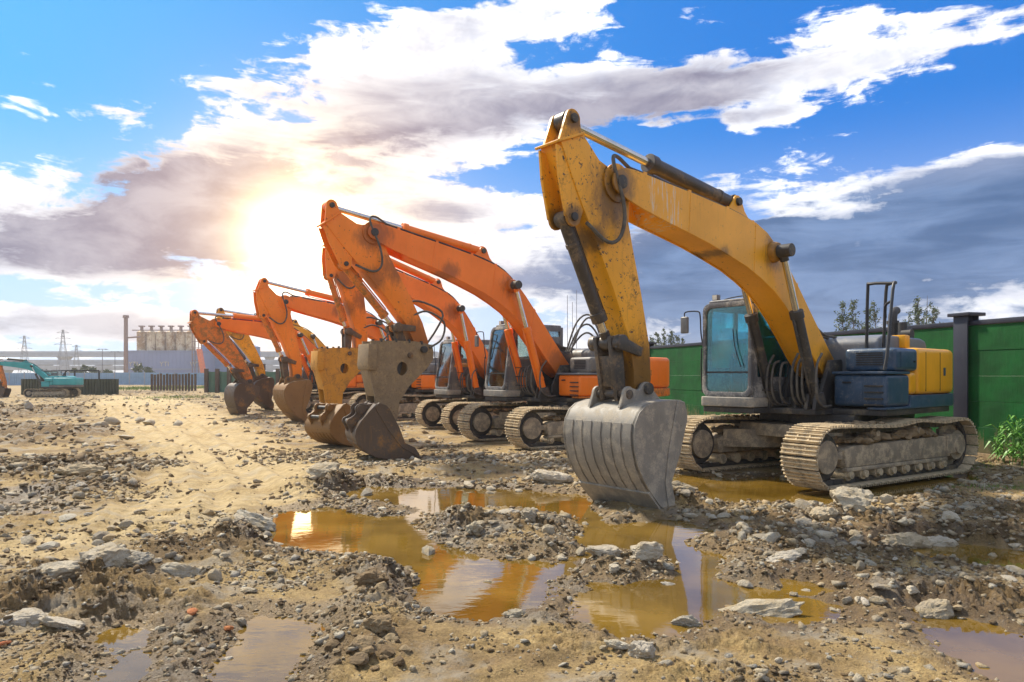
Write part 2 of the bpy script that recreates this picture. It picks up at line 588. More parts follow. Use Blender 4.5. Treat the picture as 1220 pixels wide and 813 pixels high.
def poly_sd(x, y, poly):
    """signed distance to a polygon, positive inside"""
    d = np.full(x.shape, 1e9)
    inside = np.zeros(x.shape, bool)
    n = len(poly)
    for i in range(n):
        ax, ay = poly[i]
        bx, by = poly[(i + 1) % n]
        ex, ey = bx - ax, by - ay
        wx, wy = x - ax, y - ay
        t_ = np.clip((wx * ex + wy * ey) / (ex * ex + ey * ey + 1e-12), 0, 1)
        d = np.minimum(d, np.hypot(wx - ex * t_, wy - ey * t_))
        cond = (ay > y) != (by > y)
        xi = ax + (y - ay) / (by - ay + 1e-12) * (bx - ax)
        inside ^= cond & (x < xi)
    return np.where(inside, d, -d)


WATER_Z = -0.05
PUDDLES = [[g(a, b, WATER_Z) for a, b in p] for p in (
    [(318, 650), (332, 612), (395, 607), (452, 617), (498, 611), (515, 640), (560, 655), (625, 664), (668, 676), (655, 696), (610, 728), (575, 738), (525, 730), (507, 708), (486, 680), (455, 654), (400, 658)],
    [(405, 588), (470, 600), (520, 612), (560, 602), (640, 606), (710, 620), (700, 592), (620, 584), (520, 582), (440, 580)],
    [(600, 662), (660, 668), (700, 640), (690, 618), (730, 628), (800, 622), (838, 634), (862, 664), (858, 690), (905, 704), (985, 724), (990, 736), (925, 738), (868, 722), (838, 740), (800, 752), (738, 756), (692, 738), (715, 706), (700, 690), (645, 684)],
    [(800, 566), (880, 572), (935, 570), (990, 585), (1080, 575), (1150, 560), (1165, 572), (1070, 592), (985, 604), (930, 598), (870, 604), (815, 596)],
    [(1030, 652), (1100, 643), (1220, 655), (1300, 664), (1300, 685), (1200, 678), (1110, 670)],
    [(1090, 728), (1155, 738), (1220, 762), (1300, 790), (1300, 840), (1180, 806), (1130, 770)],
    [(262, 840), (276, 775), (300, 738), (345, 738), (368, 752), (345, 785), (320, 840)],
    [(115, 758), (150, 744), (178, 752), (160, 772), (128, 775)],
    [(0, 598), (30, 590), (52, 596), (20, 603)], [(8, 612), (40, 606), (72, 610), (40, 616)],
    [(135, 800), (165, 780), (172, 792), (150, 815)], [(930, 690), (965, 694), (985, 704), (950, 706)],
)]
ISLANDS = [[g(a, b) for a, b in p] for p in (
    [(502, 612), (540, 600), (600, 612), (680, 634), (705, 650), (650, 664), (560, 652), (512, 636)],
    [(690, 664), (730, 650), (785, 658), (795, 680), (740, 688), (700, 680)],
    [(820, 640), (850, 632), (880, 640), (868, 652), (832, 650)],
)]
ROAD = [g(a, b) for a, b in [(250, 640), (420, 560), (330, 530), (255, 490), (200, 472), (130, 472), (95, 488), (160, 520), (200, 560), (150, 600), (60, 640), (0, 660), (0, 700), (120, 660)]]
RUTS = [([g(a, b) for a, b in ln], w_, d_) for ln, w_, d_ in (
    ([(95, 830), (215, 690), (262, 600), (245, 560), (205, 520), (160, 490), (135, 474), (125, 466)], .13, .045),
    ([(0, 790), (120, 650), (170, 590), (172, 550), (150, 515), (118, 488), (105, 474), (100, 466)], .13, .045),
    ([(420, 600), (330, 560), (262, 520), (215, 492), (180, 474)], .15, .04), ([(330, 600), (290, 560), (238, 520), (196, 492), (168, 474)], .15, .035),
    ([(560, 830), (700, 785), (860, 775), (1020, 800)], .10, .03))]
# x, y, radius x, radius y, height
MOUNDS = []


def mound(px, py, rx, ry, h):
    x, y = g(px, py)
    MOUNDS.append((x, y, rx, ry, h * .72))


mound(445, 720, .26, .62, .13); mound(430, 680, .3, .4, .10); mound(470, 690, .2, .3, .08); mound(410, 780, .35, .4, .07)
mound(600, 630, .75, .30, .16); mound(545, 625, .35, .3, .13); mound(740, 672, .34, .22, .10); mound(660, 650, .4, .2, .08)
mound(1000, 620, 1.2, .40, .17); mound(1130, 640, 1.3, .45, .16); mound(930, 640, .8, .4, .12); mound(1060, 665, 1.0, .35, .12)
mound(1010, 690, .9, .35, .12); mound(1150, 710, .9, .35, .10); mound(900, 660, .5, .35, .10); mound(1240, 620, .9, .5, .15)
mound(290, 640, .55, .5, .15); mound(200, 660, .7, .4, .13); mound(110, 690, .7, .5, .12); mound(30, 720, .6, .5, .12)
mound(220, 620, .8, .7, .10); mound(385, 582, .7, .4, .16); mound(440, 575, .9, .4, .12); mound(640, 588, 1.2, .35, .12)
mound(560, 585, .8, .3, .10); mound(60, 560, 1.6, 1.2, .22); mound(20, 520, 2.5, 2.0, .35); mound(110, 585, .9, .7, .15)
mound(130, 490, 3, 2.0, .30); mound(40, 495, 4, 2.5, .4); mound(290, 510, 1.6, 1.0, .16); mound(240, 490, 2.2, 1.4, .2)
mound(190, 535, .9, .9, .12); mound(820, 600, .7, .25, .12); mound(775, 618, .35, .2, .07); mound(860, 600, .4, .2, .06)
mound(250, 745, .6, .3, .07); mound(180, 720, .6, .3, .06); mound(500, 560, 1.6, .5, .05); mound(150, 468, 6, 4, .3)

# centre, heading (degrees), half length and half width of ground that carries a machine
PADS = [(5.414, 12.454, 211.9, 2.6, 1.75), (1.31, 18.10, 210.9, 2.6, 1.8), (-0.55, 22.3, 207.0, 2.6, 1.8), (-3.77, 28.18, 212, 2.6, 1.8),
        (-8.0, 32.38, 211, 2.6, 1.8), (-9.6, 38.5, 211, 2.6, 1.8), (-34.6, 53.5, 184, 2.2, 1.4), (-2.62, 14.6, 205, 1.0, .9), (-4.3, 17.0, 225, 1.0, .9)]


def ground_fields(x, y):
    r = np.hypot(x, y)
    wob = (fbm(x * 1.7, y * 1.7, 4, 5) - .5)
    road = sstep(-0.5, 0.5, poly_sd(x, y, ROAD) + wob * 1.2)
    pud = np.full(x.shape, -9.0)
    for p in PUDDLES:
        cx, cy = np.mean([q[0] for q in p]), np.mean([q[1] for q in p])
        rad = max(math.hypot(q[0] - cx, q[1] - cy) for q in p) + 1.5
        m = np.hypot(x - cx, y - cy) < rad
        if m.any():
            pud[m] = np.maximum(pud[m], poly_sd(x[m], y[m], p))
    isl = np.full(x.shape, -9.0)
    for p in ISLANDS:
        m = np.hypot(x - p[0][0], y - p[0][1]) < 5
        if m.any():
            isl[m] = np.maximum(isl[m], poly_sd(x[m], y[m], p))
    pud = pud + .07
    edge = wob * .34 + (fbm(x * 7, y * 7, 3, 9) - .5) * .14
    pud = pud + edge * np.clip(y / 7.0, .5, 1.6)
    pud = np.where(isl > -0.3, np.minimum(pud, -isl - .02 + edge), pud)
    md = np.zeros(x.shape)
    for mx, my, rx, ry, h in MOUNDS:
        u, v = (x - mx) / rx, (y - my) / ry
        md += h * np.exp(-(u * u + v * v))
    pad = np.zeros(x.shape)
    for px_, py_, hd, hl, hw in PADS:
        c, s_ = math.cos(R(hd)), math.sin(R(hd))
        u, v = (x - px_) * c + (y - py_) * s_, -(x - px_) * s_ + (y - py_) * c
        q = np.maximum(np.abs(u) - hl, np.abs(v) - hw)
        pad = np.maximum(pad, sstep(.5, 0, q))
    return r, road, pud, md, pad


def ground_height(x, y, with_fields=False):
    r, road, pud, md, pad = ground_fields(x, y)
    far = sstep(120, 50, r)
    rough = (1 - .72 * road) * (1 - pad * .8)
    h = (fbm(x * .45, y * .45, 4, 21) - .5) * .12 * rough * far
    clump = fbm(x * 1.3 + 3, y * 1.3, 3, 33)
    patch = sstep(.38, .62, clump) * .8 + .2
    b1 = np.abs(fbm(x * 6.0, y * 6.0, 3, 41) - .5) * 2
    b2 = np.abs(fbm(x * 17, y * 17, 3, 47) - .5) * 2
    b3 = np.abs(fbm(x * 43, y * 43, 2, 53) - .5) * 2
    fine = sstep(26, 8, r)
    lump = ((.30 - b1) * .060 + (.3 - b2) * .050 * fine + (.3 - b3) * .026 * fine) * patch * (1 - .55 * road)
    mdf = sstep(0.0, .12, md)
    h = h + lump * (1 + 1.5 * mdf) * far + md * (1 + (.35 - b1) * .8) * (1 - pad * .85) * far
    for line, wd, dp in RUTS:
        d = np.full(x.shape, 9.0)
        for (ax, ay), (bx, by) in zip(line[:-1], line[1:]):
            ex, ey = bx - ax, by - ay
            t_ = np.clip(((x - ax) * ex + (y - ay) * ey) / (ex * ex + ey * ey), 0, 1)
            d = np.minimum(d, np.hypot(x - ax - ex * t_, y - ay - ey * t_))
        d = d + wobble(x, y) * .03
        h = h - dp * np.exp(-(d / wd) ** 2) + dp * .8 * np.exp(-((d - wd * 2) / (wd * .8)) ** 2)
    # tyre ruts along the haul road
    h = h + road * .02 * np.sin((x * .86 + y * .5) * 5.5 + wobble(x, y)) * sstep(40, 6, r)
    h = np.maximum(h, -.022 + lump * .2)
    # puddles
    inn = sstep(-.26, .09, pud)
    md = md * (1 - inn * .5)
    bed = WATER_Z - .012 - .07 * sstep(0, .5, pud) + (.30 - b1) * .02 + (.3 - b2) * .012
    h = h * (1 - inn) + bed * inn
    h = h * (1 - pad) + (np.minimum(h, 0.0) * .9 - .012) * pad
    if with_fields:
        return h, road, pud, md, pad
    return h


def wobble(x, y):
    return (fbm(x * .8, y * .8, 2, 61) - .5) * 5


def build_ground():
    rad = [1.2]
    while rad[-1] < 95:
        rad.append(rad[-1] * (1.03 if rad[-1] < 3.0 else 1.0040 if rad[-1] < 11 else 1.0066 if rad[-1] < 20 else 1.012))
    while rad[-1] < 5000:
        rad.append(rad[-1] * 1.12)
    rad = np.array(rad)
    a = np.concatenate([np.linspace(-44, 44, 600), np.linspace(46, 314, 92)[1:-1]])
    A, RR = np.meshgrid(np.radians(a), rad)
    X, Y = RR * np.sin(A), RR * np.cos(A)
    nr, na = X.shape
    x, y = X.ravel(), Y.ravel()
    z, road, pud, md, pad = ground_height(x, y, True)
    x = np.append(x, 0.0); y = np.append(y, 0.0); z = np.append(z, 0.0)
    i = np.arange(nr - 1)[:, None] * na
    k = np.arange(na)[None, :]
    k2 = (k + 1) % na
    quads = np.stack([i + k, i + k2, i + na + k2, i + na + k], -1).reshape(-1, 4)
    c = nr * na
    tris = np.stack([np.full(na, c), (np.arange(na) + 1) % na, np.arange(na)], -1)
    me = bpy.data.meshes.new('ground')
    me.vertices.add(len(x))
    me.vertices.foreach_set('co', np.stack([x, y, z], -1).ravel())
    loops = np.concatenate([quads[:, ::-1].ravel(), tris[:, ::-1].ravel()])
    me.loops.add(len(loops))
    me.loops.foreach_set('vertex_index', loops.astype(np.int32))
    st = np.concatenate([np.arange(len(quads)) * 4, len(quads) * 4 + np.arange(len(tris)) * 3])
    me.polygons.add(len(st))
    me.polygons.foreach_set('loop_start', st.astype(np.int32))
    me.update(calc_edges=True)
    me.validate()
    me.polygons.foreach_set('use_smooth', np.ones(len(st), bool))
    for nm, arr in (('road', road), ('damp', sstep(-.55, .02, pud)), ('heap', sstep(.02, .14, md)), ('pad', pad)):
        at = me.attributes.new(nm, 'FLOAT', 'POINT')
        at.data.foreach_set('value', np.append(arr, 0.0).astype(np.float32))
    o = bpy.data.objects.new('ground', me)
    col.objects.link(o)
    o['kind'] = 'structure'
    m, t, b, v, out = new_mat('site_mud')

    def at(nm):
        n = t.nodes.new('ShaderNodeAttribute')
        n.attribute_name = nm
        return NX(t, n.outputs['Fac'])
    n1 = noise_node(t, v, 0.9, 8, 0.62, .3)
    n2 = noise_node(t, v, 7.0, 8, 0.68)
    n3 = noise_node(t, v, 48.0, 5, 0.7)
    tan = mixc(t, n2.smooth(.3, .7), (0.315, 0.208, 0.076), (0.57, 0.415, 0.180))
    brown = mixc(t, n2.smooth(.3, .7), (0.095, 0.058, 0.021), (0.30, 0.195, 0.08))
    grey = mixc(t, n3.smooth(.3, .7), (0.26, 0.22, 0.16), (0.50, 0.45, 0.36))
    sel = (n1 + (n2 - .5) * .5 + at('heap') * .22 - at('road') * .30).smooth(.40, .66)
    c_ = mixc(t, sel, tan, brown)
    c_ = mixc(t, noise_node(t, vscale(t, v, (1, 1, 1), (9, 4, 0)), 1.7, 7, .66).smooth(.49, .64) * .75, c_, grey)
    c_ = mixc(t, n3.smooth(.38, .62) * .75, c_, mixc(t, 1.0, c_, (.55, .52, .48), 'MULTIPLY'))
    c_ = mixc(t, at('road') * n1.smooth(.25, .6) * .6, c_, mixc(t, n2.smooth(.3, .7), (0.48, 0.36, 0.17), (0.66, 0.52, 0.29)))
    damp = (at('damp') * 1.1 + (n2 - .5) * .6).smooth(.25, .95)
    c_ = mixc(t, damp * .72, c_, mixc(t, 1.0, c_, (.42, .36, .28), 'MULTIPLY'))
    setc(t, b, 'Base Color', c_)
    setc(t, b, 'Roughness', .95 - damp * .45)
    add_bump(t, b, n3 * .5 + n2 * .6 + noise_node(t, v, 150, 3, .6) * .3, 1.0, .045)
    me.materials.append(m)
    # standing water fills every hollow below one level
    m, t, b, v, out = new_mat('muddy_water')
    w1 = noise_node(t, v, 1.1, 5, .6)
    setc(t, b, 'Base Color', mixc(t, w1.smooth(.3, .7), (0.10, 0.058, 0.007), (0.205, 0.122, 0.020)))
    b.inputs['Roughness'].default_value = 0.035
    b.inputs['IOR'].default_value = 1.7
    add_bump(t, b, noise_node(t, vscale(t, v, (1, 2.2, 1)), 5.0, 3, .5), .05, .02)
    ws = MB()
    nx_, ny_ = 24, 18
    vs = [(-6 + 20 * i_ / nx_, 2.6 + 13.9 * j_ / ny_, WATER_Z) for j_ in range(ny_ + 1) for i_ in range(nx_ + 1)]
    fs = [(j_ * (nx_ + 1) + i_, j_ * (nx_ + 1) + i_ + 1, (j_ + 1) * (nx_ + 1) + i_ + 1, (j_ + 1) * (nx_ + 1) + i_) for j_ in range(ny_) for i_ in range(nx_)]
    ws.add(vs, fs)
    w = ws.build('water', m)
    w['kind'] = 'structure'
    return o


build_ground()
# ---------------------------------------------------------------- excavators
def pol(a):
    return np.array([math.cos(R(a)), math.sin(R(a))])


Y_FOOT = np.array([.16, 1.78])
Y_TIP = Y_FOOT + 5.718 * pol(23.6)
Y_PIN = Y_TIP + 2.648 * pol(-100.13)
# side outlines measured on one machine, carried to the others by the two joints of the arm
BOOM_TOP = [(5.47, 4.20), (5.30, 4.27), (5.11, 4.275), (4.83, 4.25), (4.4, 4.21), (3.9, 4.17), (3.47, 4.125), (3.0, 4.08), (2.64, 4.02), (2.35, 3.96), (2.08, 3.86), (1.80, 3.68), (1.50, 3.42), (1.15, 3.08), (.83, 2.75), (.5, 2.42), (.2, 2.12), (.0, 1.93)]
BOOM_BOT = [(.02, 1.68), (.18, 1.60), (.40, 1.70), (.72, 1.98), (1.0, 2.26), (1.3, 2.54), (1.6, 2.79), (1.9, 2.98), (2.25, 3.14), (2.62, 3.28), (3.1, 3.41), (3.55, 3.52), (4.05, 3.62), (4.53, 3.71), (4.96, 3.80), (5.25, 3.88), (5.47, 3.96)]
STICK_OUT = [(6.34, 4.40), (5.98, 4.56), (5.70, 4.30), (5.46, 4.22), (5.24, 4.12), (5.16, 3.95), (5.19, 3.66), (5.09, 3.28), (4.93, 2.72), (4.77, 2.05), (4.74, 1.62), (4.80, 1.36), (4.93, 1.30), (5.05, 1.38), (5.08, 1.75), (5.16, 2.12), (5.44, 2.72), (5.73, 3.26), (6.00, 3.72), (6.16, 4.02)]
EAR_OUT = [(6.345, 4.405), (5.975, 4.565)] + arc(6.11, 4.73, .115, 190, 30, 7)
BCYL_BRACKET = [(6.39, 4.37), (6.36, 4.02), (6.25, 3.55)] + arc(6.12, 3.555, .115, 0, -170, 6) + [(5.96, 3.66), (6.02, 3.86), (6.20, 4.30)]
BUCKET_BACK = [(4.66, 1.395), (4.90, 1.395), (5.15, 1.385), (5.34, 1.345), (5.46, 1.265), (5.535, 1.13), (5.555, .98), (5.54, .82), (5.48, .62), (5.37, .43), (5.24, .27), (5.10, .12), (4.99, 0.0), (4.92, -.085)]
BUCKET_SIDE = BUCKET_BACK + [(4.84, -.03), (4.80, .14), (4.86, .37), (4.70, .69), (4.56, 1.10), (4.55, 1.22), (4.60, 1.37)]
BUCKET_PIN, LINK_PIN = np.array([4.93, 1.50]), np.array([5.27, 1.47])
MESHES = {}


def frame_map(o0, o1, n0, n1):
    """2-D similarity that carries segment o0-o1 onto n0-n1"""
    o0, o1, n0, n1 = (np.array(q, float) for q in (o0, o1, n0, n1))
    a, b = complex(*(o1 - o0)), complex(*(n1 - n0))
    k = b / a

    def f(p):
        q = k * complex(p[0] - o0[0], p[1] - o0[1])
        return (n0[0] + q.real, n0[1] + q.imag)
    return f


def lumps(mb, spots, seed):
    rr = random.Random(seed)
    for x, y, z, r in spots:
        bm = bmesh.new()
        bmesh.ops.create_icosphere(bm, subdivisions=2, radius=1)
        q = Vector((rr.random() * 50, rr.random() * 50, 0))
        vs = []
        for v in bm.verts:
            d = 1 + .55 * mnoise.noise(v.co * 1.6 + q) + .3 * mnoise.noise(v.co * 4 + q)
            vs.append((x + v.co.x * r * d * 1.3, y + v.co.y * r * d, z + v.co.z * r * d * .62))
        mb.add(vs, [[v.index for v in f.verts] for f in bm.faces])
        bm.free()


def shoe_mesh():
    if 'shoe' not in MESHES:
        mb = MB()
        mb.box(-.083, .083, -.30, .30, 0, .020)
        for gx in (-.062, 0, .062):
            mb.prism([(gx - .013, .020), (gx + .013, .020), (gx + .008, .048), (gx - .008, .048)], -.298, .298)
        for bx in (-.03, .03):
            for by in (-.1, .1):
                mb.box(bx - .014, bx + .014, by - .014, by + .014, .021, .034)
        MESHES['shoe'] = mb.mesh('track_shoe', 'track_steel')
    return MESHES['shoe']


def track_path(n):
    xi, zi, r = 1.80, .475, .425
    pts = []
    for k in range(90):
        pts.append((xi - 2 * xi * 0 - (2 * xi) * 0 + 0, 0)) if False else None
    pts = []
    N = 60
    for k in range(N):                                   # top run, front to rear, lying slack over its rollers
        t_ = k / N
        x = xi - 2 * xi * t_
        z = zi + r - .045 * math.sin(math.pi * t_) ** 2 + .055 * math.exp(-((t_ - .62) / .12) ** 2) - .02 * math.exp(-((t_ - .85) / .08) ** 2)
        pts.append((x, z))
    for k in range(30):
        a = R(90 + 180 * k / 30)
        pts.append((-xi + r * math.cos(a), zi + r * math.sin(a)))
    for k in range(N):
        pts.append((-xi + 2 * xi * k / N, zi - r))
    for k in range(30):
        a = R(-90 + 180 * k / 30)
        pts.append((xi + r * math.cos(a), zi + r * math.sin(a)))
    P = np.array(pts + [pts[0]])
    seg = np.hypot(*(P[1:] - P[:-1]).T)
    s_ = np.concatenate([[0], np.cumsum(seg)])
    out = []
    for k in range(n):
        d = s_[-1] * k / n
        x, z = np.interp(d, s_, P[:, 0]), np.interp(d, s_, P[:, 1])
        x2, z2 = np.interp((d + .08) % s_[-1], s_, P[:, 0]), np.interp((d + .08) % s_[-1], s_, P[:, 1])
        x1, z1 = np.interp((d - .08) % s_[-1], s_, P[:, 0]), np.interp((d - .08) % s_[-1], s_, P[:, 1])
        out.append((x, z, math.atan2(z2 - z1, x2 - x1)))
    return out


def excavator(name, label, group, loc, yT, yU, Lb, ba, Ls, sa, tool, C, detail=2, scale=1.0, bucket_rot=0.0, cab_solid=False, rail=True, mud_seed=1, slant=.02, seen_hoses=True):
    root = empty(name, loc, R(yT), label, 'excavator', group, scale)
    rz = R(yU - yT)
    U = dict(parent=root, rz=rz)                          # parts that slew with the upper works
    B = .012 if detail >= 1 else 0.0
    # ---------------- running gear
    path = track_path(54)
    for sgn in (1, -1):
        yc = 1.195 * sgn
        ch = MB()
        for x, z, a in path:
            M = Matrix.Translation((x, yc, z)) @ Matrix.Rotation(-a, 4, 'Y')
            for yy in (-.095, .095):
                ch.box(-.088, .088, yy - .028, yy + .028, .004, .078, M)
            ch.cyl(M @ Vector((-.09, -.13, .045)), M @ Vector((-.09, .13, .045)), .026, n=6)
        # the chain lies inside the shoes: its outward direction is the far side of the run
        chain = ch.build('crawler_chain', 'dark_steel', root)
        if detail >= 2:
            for x, z, a in path:
                o = bpy.data.objects.new('track_shoe', shoe_mesh())
                col.objects.link(o)
                o.parent = chain
                o.location = (x, yc, z)
                o.rotation_euler = (0, -a + math.pi, 0)
                o.rotation_euler.y += random.uniform(-.012, .012)
        else:
            sm = shoe_mesh()
            key = ('shoes', sgn)
            if key not in MESHES:
                V = np.array([v.co for v in sm.vertices])
                Fs = [tuple(p.vertices) for p in sm.polygons]
                mb = MB()
                for x, z, a in path:
                    M = Matrix.Translation((x, yc, z)) @ Matrix.Rotation(-a + math.pi, 4, 'Y')
                    mb.add([M @ Vector(q) for q in V], Fs)
                MESHES[key] = mb.mesh('track_shoes', 'track_steel')
            o = bpy.data.objects.new('track_shoes', MESHES[key])
            col.objects.link(o)
            o.parent = chain
            o['kind'] = 'stuff'
        fr = MB()
        fr.prism([(-1.55, .30), (1.38, .30), (1.42, .38), (1.42, .56), (1.25, .61), (-1.30, .65), (-1.50, .62)], yc - .15 * sgn, yc + .19 * sgn)
        fr.prism([(-1.95, .36), (-1.40, .34), (-1.40, .68), (-1.95, .64)], yc + .05 * sgn, yc + .215 * sgn)
        fr.prism([(1.36, .41), (1.60, .43), (1.60, .53), (1.36, .55)], yc + .03 * sgn, yc + .15 * sgn)
        fr.prism([(-1.45, .235), (1.40, .235), (1.40, .296), (-1.45, .296)], yc + .12 * sgn, yc + .204 * sgn)
        frame = fr.build('track_frame', C['frame'], root, bevel=.018)
        iw = MB()
        iw.cyl((1.80, yc - .10, .475), (1.80, yc + .10, .475), .345, n=36)
        iw.cyl((1.80, yc - .03, .475), (1.80, yc + .03, .475), .385, n=36)
        iw.build('idler_wheel', 'dark_steel', frame, bevel=.012)
        MB().cyl((1.80, yc + .101 * sgn, .475), (1.80, yc + .165 * sgn, .475), .245, n=36).build('hub_cap', C['frame'], frame, bevel=.012)
        MB().cyl((1.80, yc - .101 * sgn, .475), (1.80, yc - .165 * sgn, .475), .245, n=36).build('hub_cap', C['frame'], frame, bevel=.012)
        sp = MB()
        n_t = 21
        pts = []
        for k in range(n_t * 2):
            rr_ = .40 if k % 2 else .345
            pts.append((-1.80 + rr_ * math.cos(math.pi * k / n_t), .475 + rr_ * math.sin(math.pi * k / n_t)))
        sp.prism(pts, yc - .03, yc + .03)
        sp.cyl((-1.80, yc + .03 * sgn, .475), (-1.80, yc + .17 * sgn, .475), .25, n=28)
        sp.cyl((-1.80, yc + .17 * sgn, .475), (-1.80, yc + .235 * sgn, .475), .17, .15, n=24)
        sp.build('drive_sprocket', C['frame'], frame)
        for k in range(8):
            rx = -1.32 + 2.62 * k / 7
            ro = MB()
            ro.cyl((rx, yc - .17, .185), (rx, yc + .17, .185), .088, n=14)
            ro.cyl((rx, yc + .12 * sgn, .185), (rx, yc + .225 * sgn, .185), .055, n=12)
            ro.build('track_roller', C['track'], frame)
        for rx in (-.55, .62):
            ro = MB()
            ro.cyl((rx, yc - .12, .775), (rx, yc + .15, .775) if sgn > 0 else (rx, yc + .12, .775), .072, n=16)
            ro.cyl((rx, yc + .13 * sgn, .775), (rx, yc + .22 * sgn, .775), .05, n=14)
            ro.box(rx - .05, rx + .05, yc - .06, yc + .06, .66, .75)
            ro.build('carrier_roller', C['frame'], frame)
        if detail >= 1:
            rr_ = random.Random(mud_seed * 10 + sgn)
            ml = MB()
            spots = [(rr_.uniform(-1.3, 1.3), yc + sgn * rr_.uniform(-.05, .19), rr_.uniform(.67, .72), rr_.uniform(.03, .10)) for _ in range(46)]
            spots += [(rr_.uniform(-1.2, -.1), yc + sgn * rr_.uniform(-.05, .12), .73, rr_.uniform(.10, .17)) for _ in range(5)]
            spots += [(rr_.uniform(.3, 1.6), yc + rr_.uniform(-.25, .25), .925, rr_.uniform(.02, .05)) for _ in range(40)]
            lumps(ml, spots, mud_seed)
            ml.build('caked_mud', 'mud_clod', root, kind='stuff')
    cf = MB()
    cf.prism_z([(.9, -1.0), (.9, 1.0), (-.9, 1.0), (-.9, -1.0)], .62, .84)
    for sx in (1, -1):
        for sy in (1, -1):
            cf.prism_z([(sx * .35, sy * .45), (sx * .80, sy * .55), (sx * 1.30, sy * 1.04), (sx * .70, sy * 1.04)], .40, .72)
    cf.build('centre_frame', C['frame'], root, bevel=.02)
    MB().cyl((0, 0, .84), (0, 0, 1.02), .62, n=40).build('slewing_ring', 'dark_steel', root)
    MB().box(-1.75, .55, -.85, .85, .875, 1.027).build('under_deck_shade_block', 'dark_steel', bevel=.02, **U)  # dark box added to black out the shaded gap beneath the deck
    # ---------------- platform and body
    dk = MB()
    dk.prism_z([(1.50, -1.36), (1.50, -.36), (1.05, -.34), (1.05, .46), (.50, .48), (.50, 1.32), (-2.0, 1.32), (-2.35, .95), (-2.35, -.95), (-2.0, -1.32)], 1.03, 1.125)
    dk.build('slewing_deck', 'dark_steel', bevel=.012, **U)
    tb = MB()
    tb.box(-.30, .55, .50, 1.345, 1.17, 1.68)
    tbx = tb.build('tool_box', C['toolbox'], bevel=.075, seg=4, **U)
    MB().box(-.28, .575, .485, 1.36, 1.685, 1.73).build('lid', C['lid'], tbx, bevel=.018)
    gr = MB()
    for k in range(4):
        gr.box(.555, .60, 1.02, 1.30, 1.19 + k * .10, 1.215 + k * .10)
    gr.build('step', 'dark_steel', tbx, bevel=.006)
    sk = MB()
    sk.prism([(.56, 1.126), (-2.10, 1.126), (-2.10, 1.34), (-.32, 1.34), (-.32, 1.165), (.56, 1.165)], 1.05, 1.352)
    sk.build('lower_skirt', C['skirt'], bevel=.02, **U)
    sb = MB()
    sb.box(-.62, .22, .52, 1.345, 1.735, 2.11)
    sbo = sb.build('side_cover', C['cover'], bevel=.085, seg=4, **U)
    lv = MB()
    for k in range(6):
        lv.box(.222, .232, .72, 1.15, 1.83 + k * .038, 1.85 + k * .038)
    lv.build('louvre', 'black_paint', sbo)
    if detail >= 2:
        MB().box(-.45, .05, 1.346, 1.352, 1.80, 2.05).build('door_panel', C['cover'], sbo, bevel=.003)
        MB().box(-.50, -.42, 1.347, 1.366, 1.88, 1.91).build('handle', 'black_paint', sbo, bevel=.004)
        MB().box(.551, .557, .58, .98, 1.24, 1.60).build('door_panel', C['toolbox'], tbx, bevel=.003)
        MB().box(.556, .575, .66, .80, 1.54, 1.57).build('handle', 'black_paint', tbx, bevel=.004)
    # counterweight: one heavy casting with a rounded tail
    prof = [(-.32, 1.335), (-.64, 1.337)] + [(-1.80 - 1.02 * math.sin(R(a)), 1.335 - .52 * (1 - math.cos(R(a)))) for a in (0, 12, 24, 36, 48, 60, 72, 84)]
    prof += [(-2.80, .5)]
    plan = prof + [(x, -y) for x, y in prof[::-1]]
    cw = MB()
    cw.prism_z([p for p in plan if p[0] < -.5], 1.345, 2.13)
    cw.box(-.636, -.305, .6, 1.335, 1.345, 1.73)
    cwo = cw.build('counterweight', C['cw'], bevel=.11, seg=4, **U)
    bs = MB()
    bs.prism_z([(x * 1.004, y * 1.01) for x, y in plan if x < -.3], 1.128, 1.342)
    bs.build('counterweight_base', C['skirt'], cwo, bevel=.05)
    if detail >= 2:
        for xx in (-.95, -1.55):
            MB().box(xx - .006, xx + .006, 1.330, 1.3405, 1.40, 2.06).build('seam', 'black_paint', cwo)
        MB().box(-1.78, -1.70, 1.3355, 1.343, 1.66, 1.80).build('badge', C['skirt'], cwo)
        for yy in (.75, -.75):
            MB().tube([(-2.2, yy - .07, 2.12), (-2.2, yy - .07, 2.19), (-2.2, yy + .07, 2.19), (-2.2, yy + .07, 2.12)], .02, 6, 2).build('lifting_eye', 'dark_steel', cwo)
    hd = MB()
    hp = [(-.05, 1.5), (-.05, 2.22), (-.12, 2.30), (-.30, 2.35), (-1.75, 2.33), (-1.95, 2.29), (-2.02, 2.20), (-2.02, 2.131), (-2.0, 1.5)]
    hd.prism(hp, -1.0, .95)
    hd.build('engine_hood', C['hood'], bevel=.05, seg=3, **U)
    ex = MB()
    ex.cyl((-1.55, .55, 2.30), (-1.55, .55, 2.62), .085, n=18)
    ex.cyl((-1.55, .55, 2.60), (-1.55, .55, 2.66), .105, n=18)
    ex.tube([(-1.55, .55, 2.6), (-1.55, .55, 2.74), (-1.60, .55, 2.82), (-1.70, .55, 2.86)], .075, 14)
    ex.cyl((-1.50, .74, 2.40), (-1.50, .90, 2.40), .10, n=16)
    ex.cyl((-1.50, .74, 2.30), (-1.50, .74, 2.62), .075, n=14)
    ex.build('exhaust_stack', 'dark_steel', **U)
    MB().box(-1.05, -.85, .80, 1.05, 2.135, 2.36).build('filler_cover', C['cw'], bevel=.03, **U)
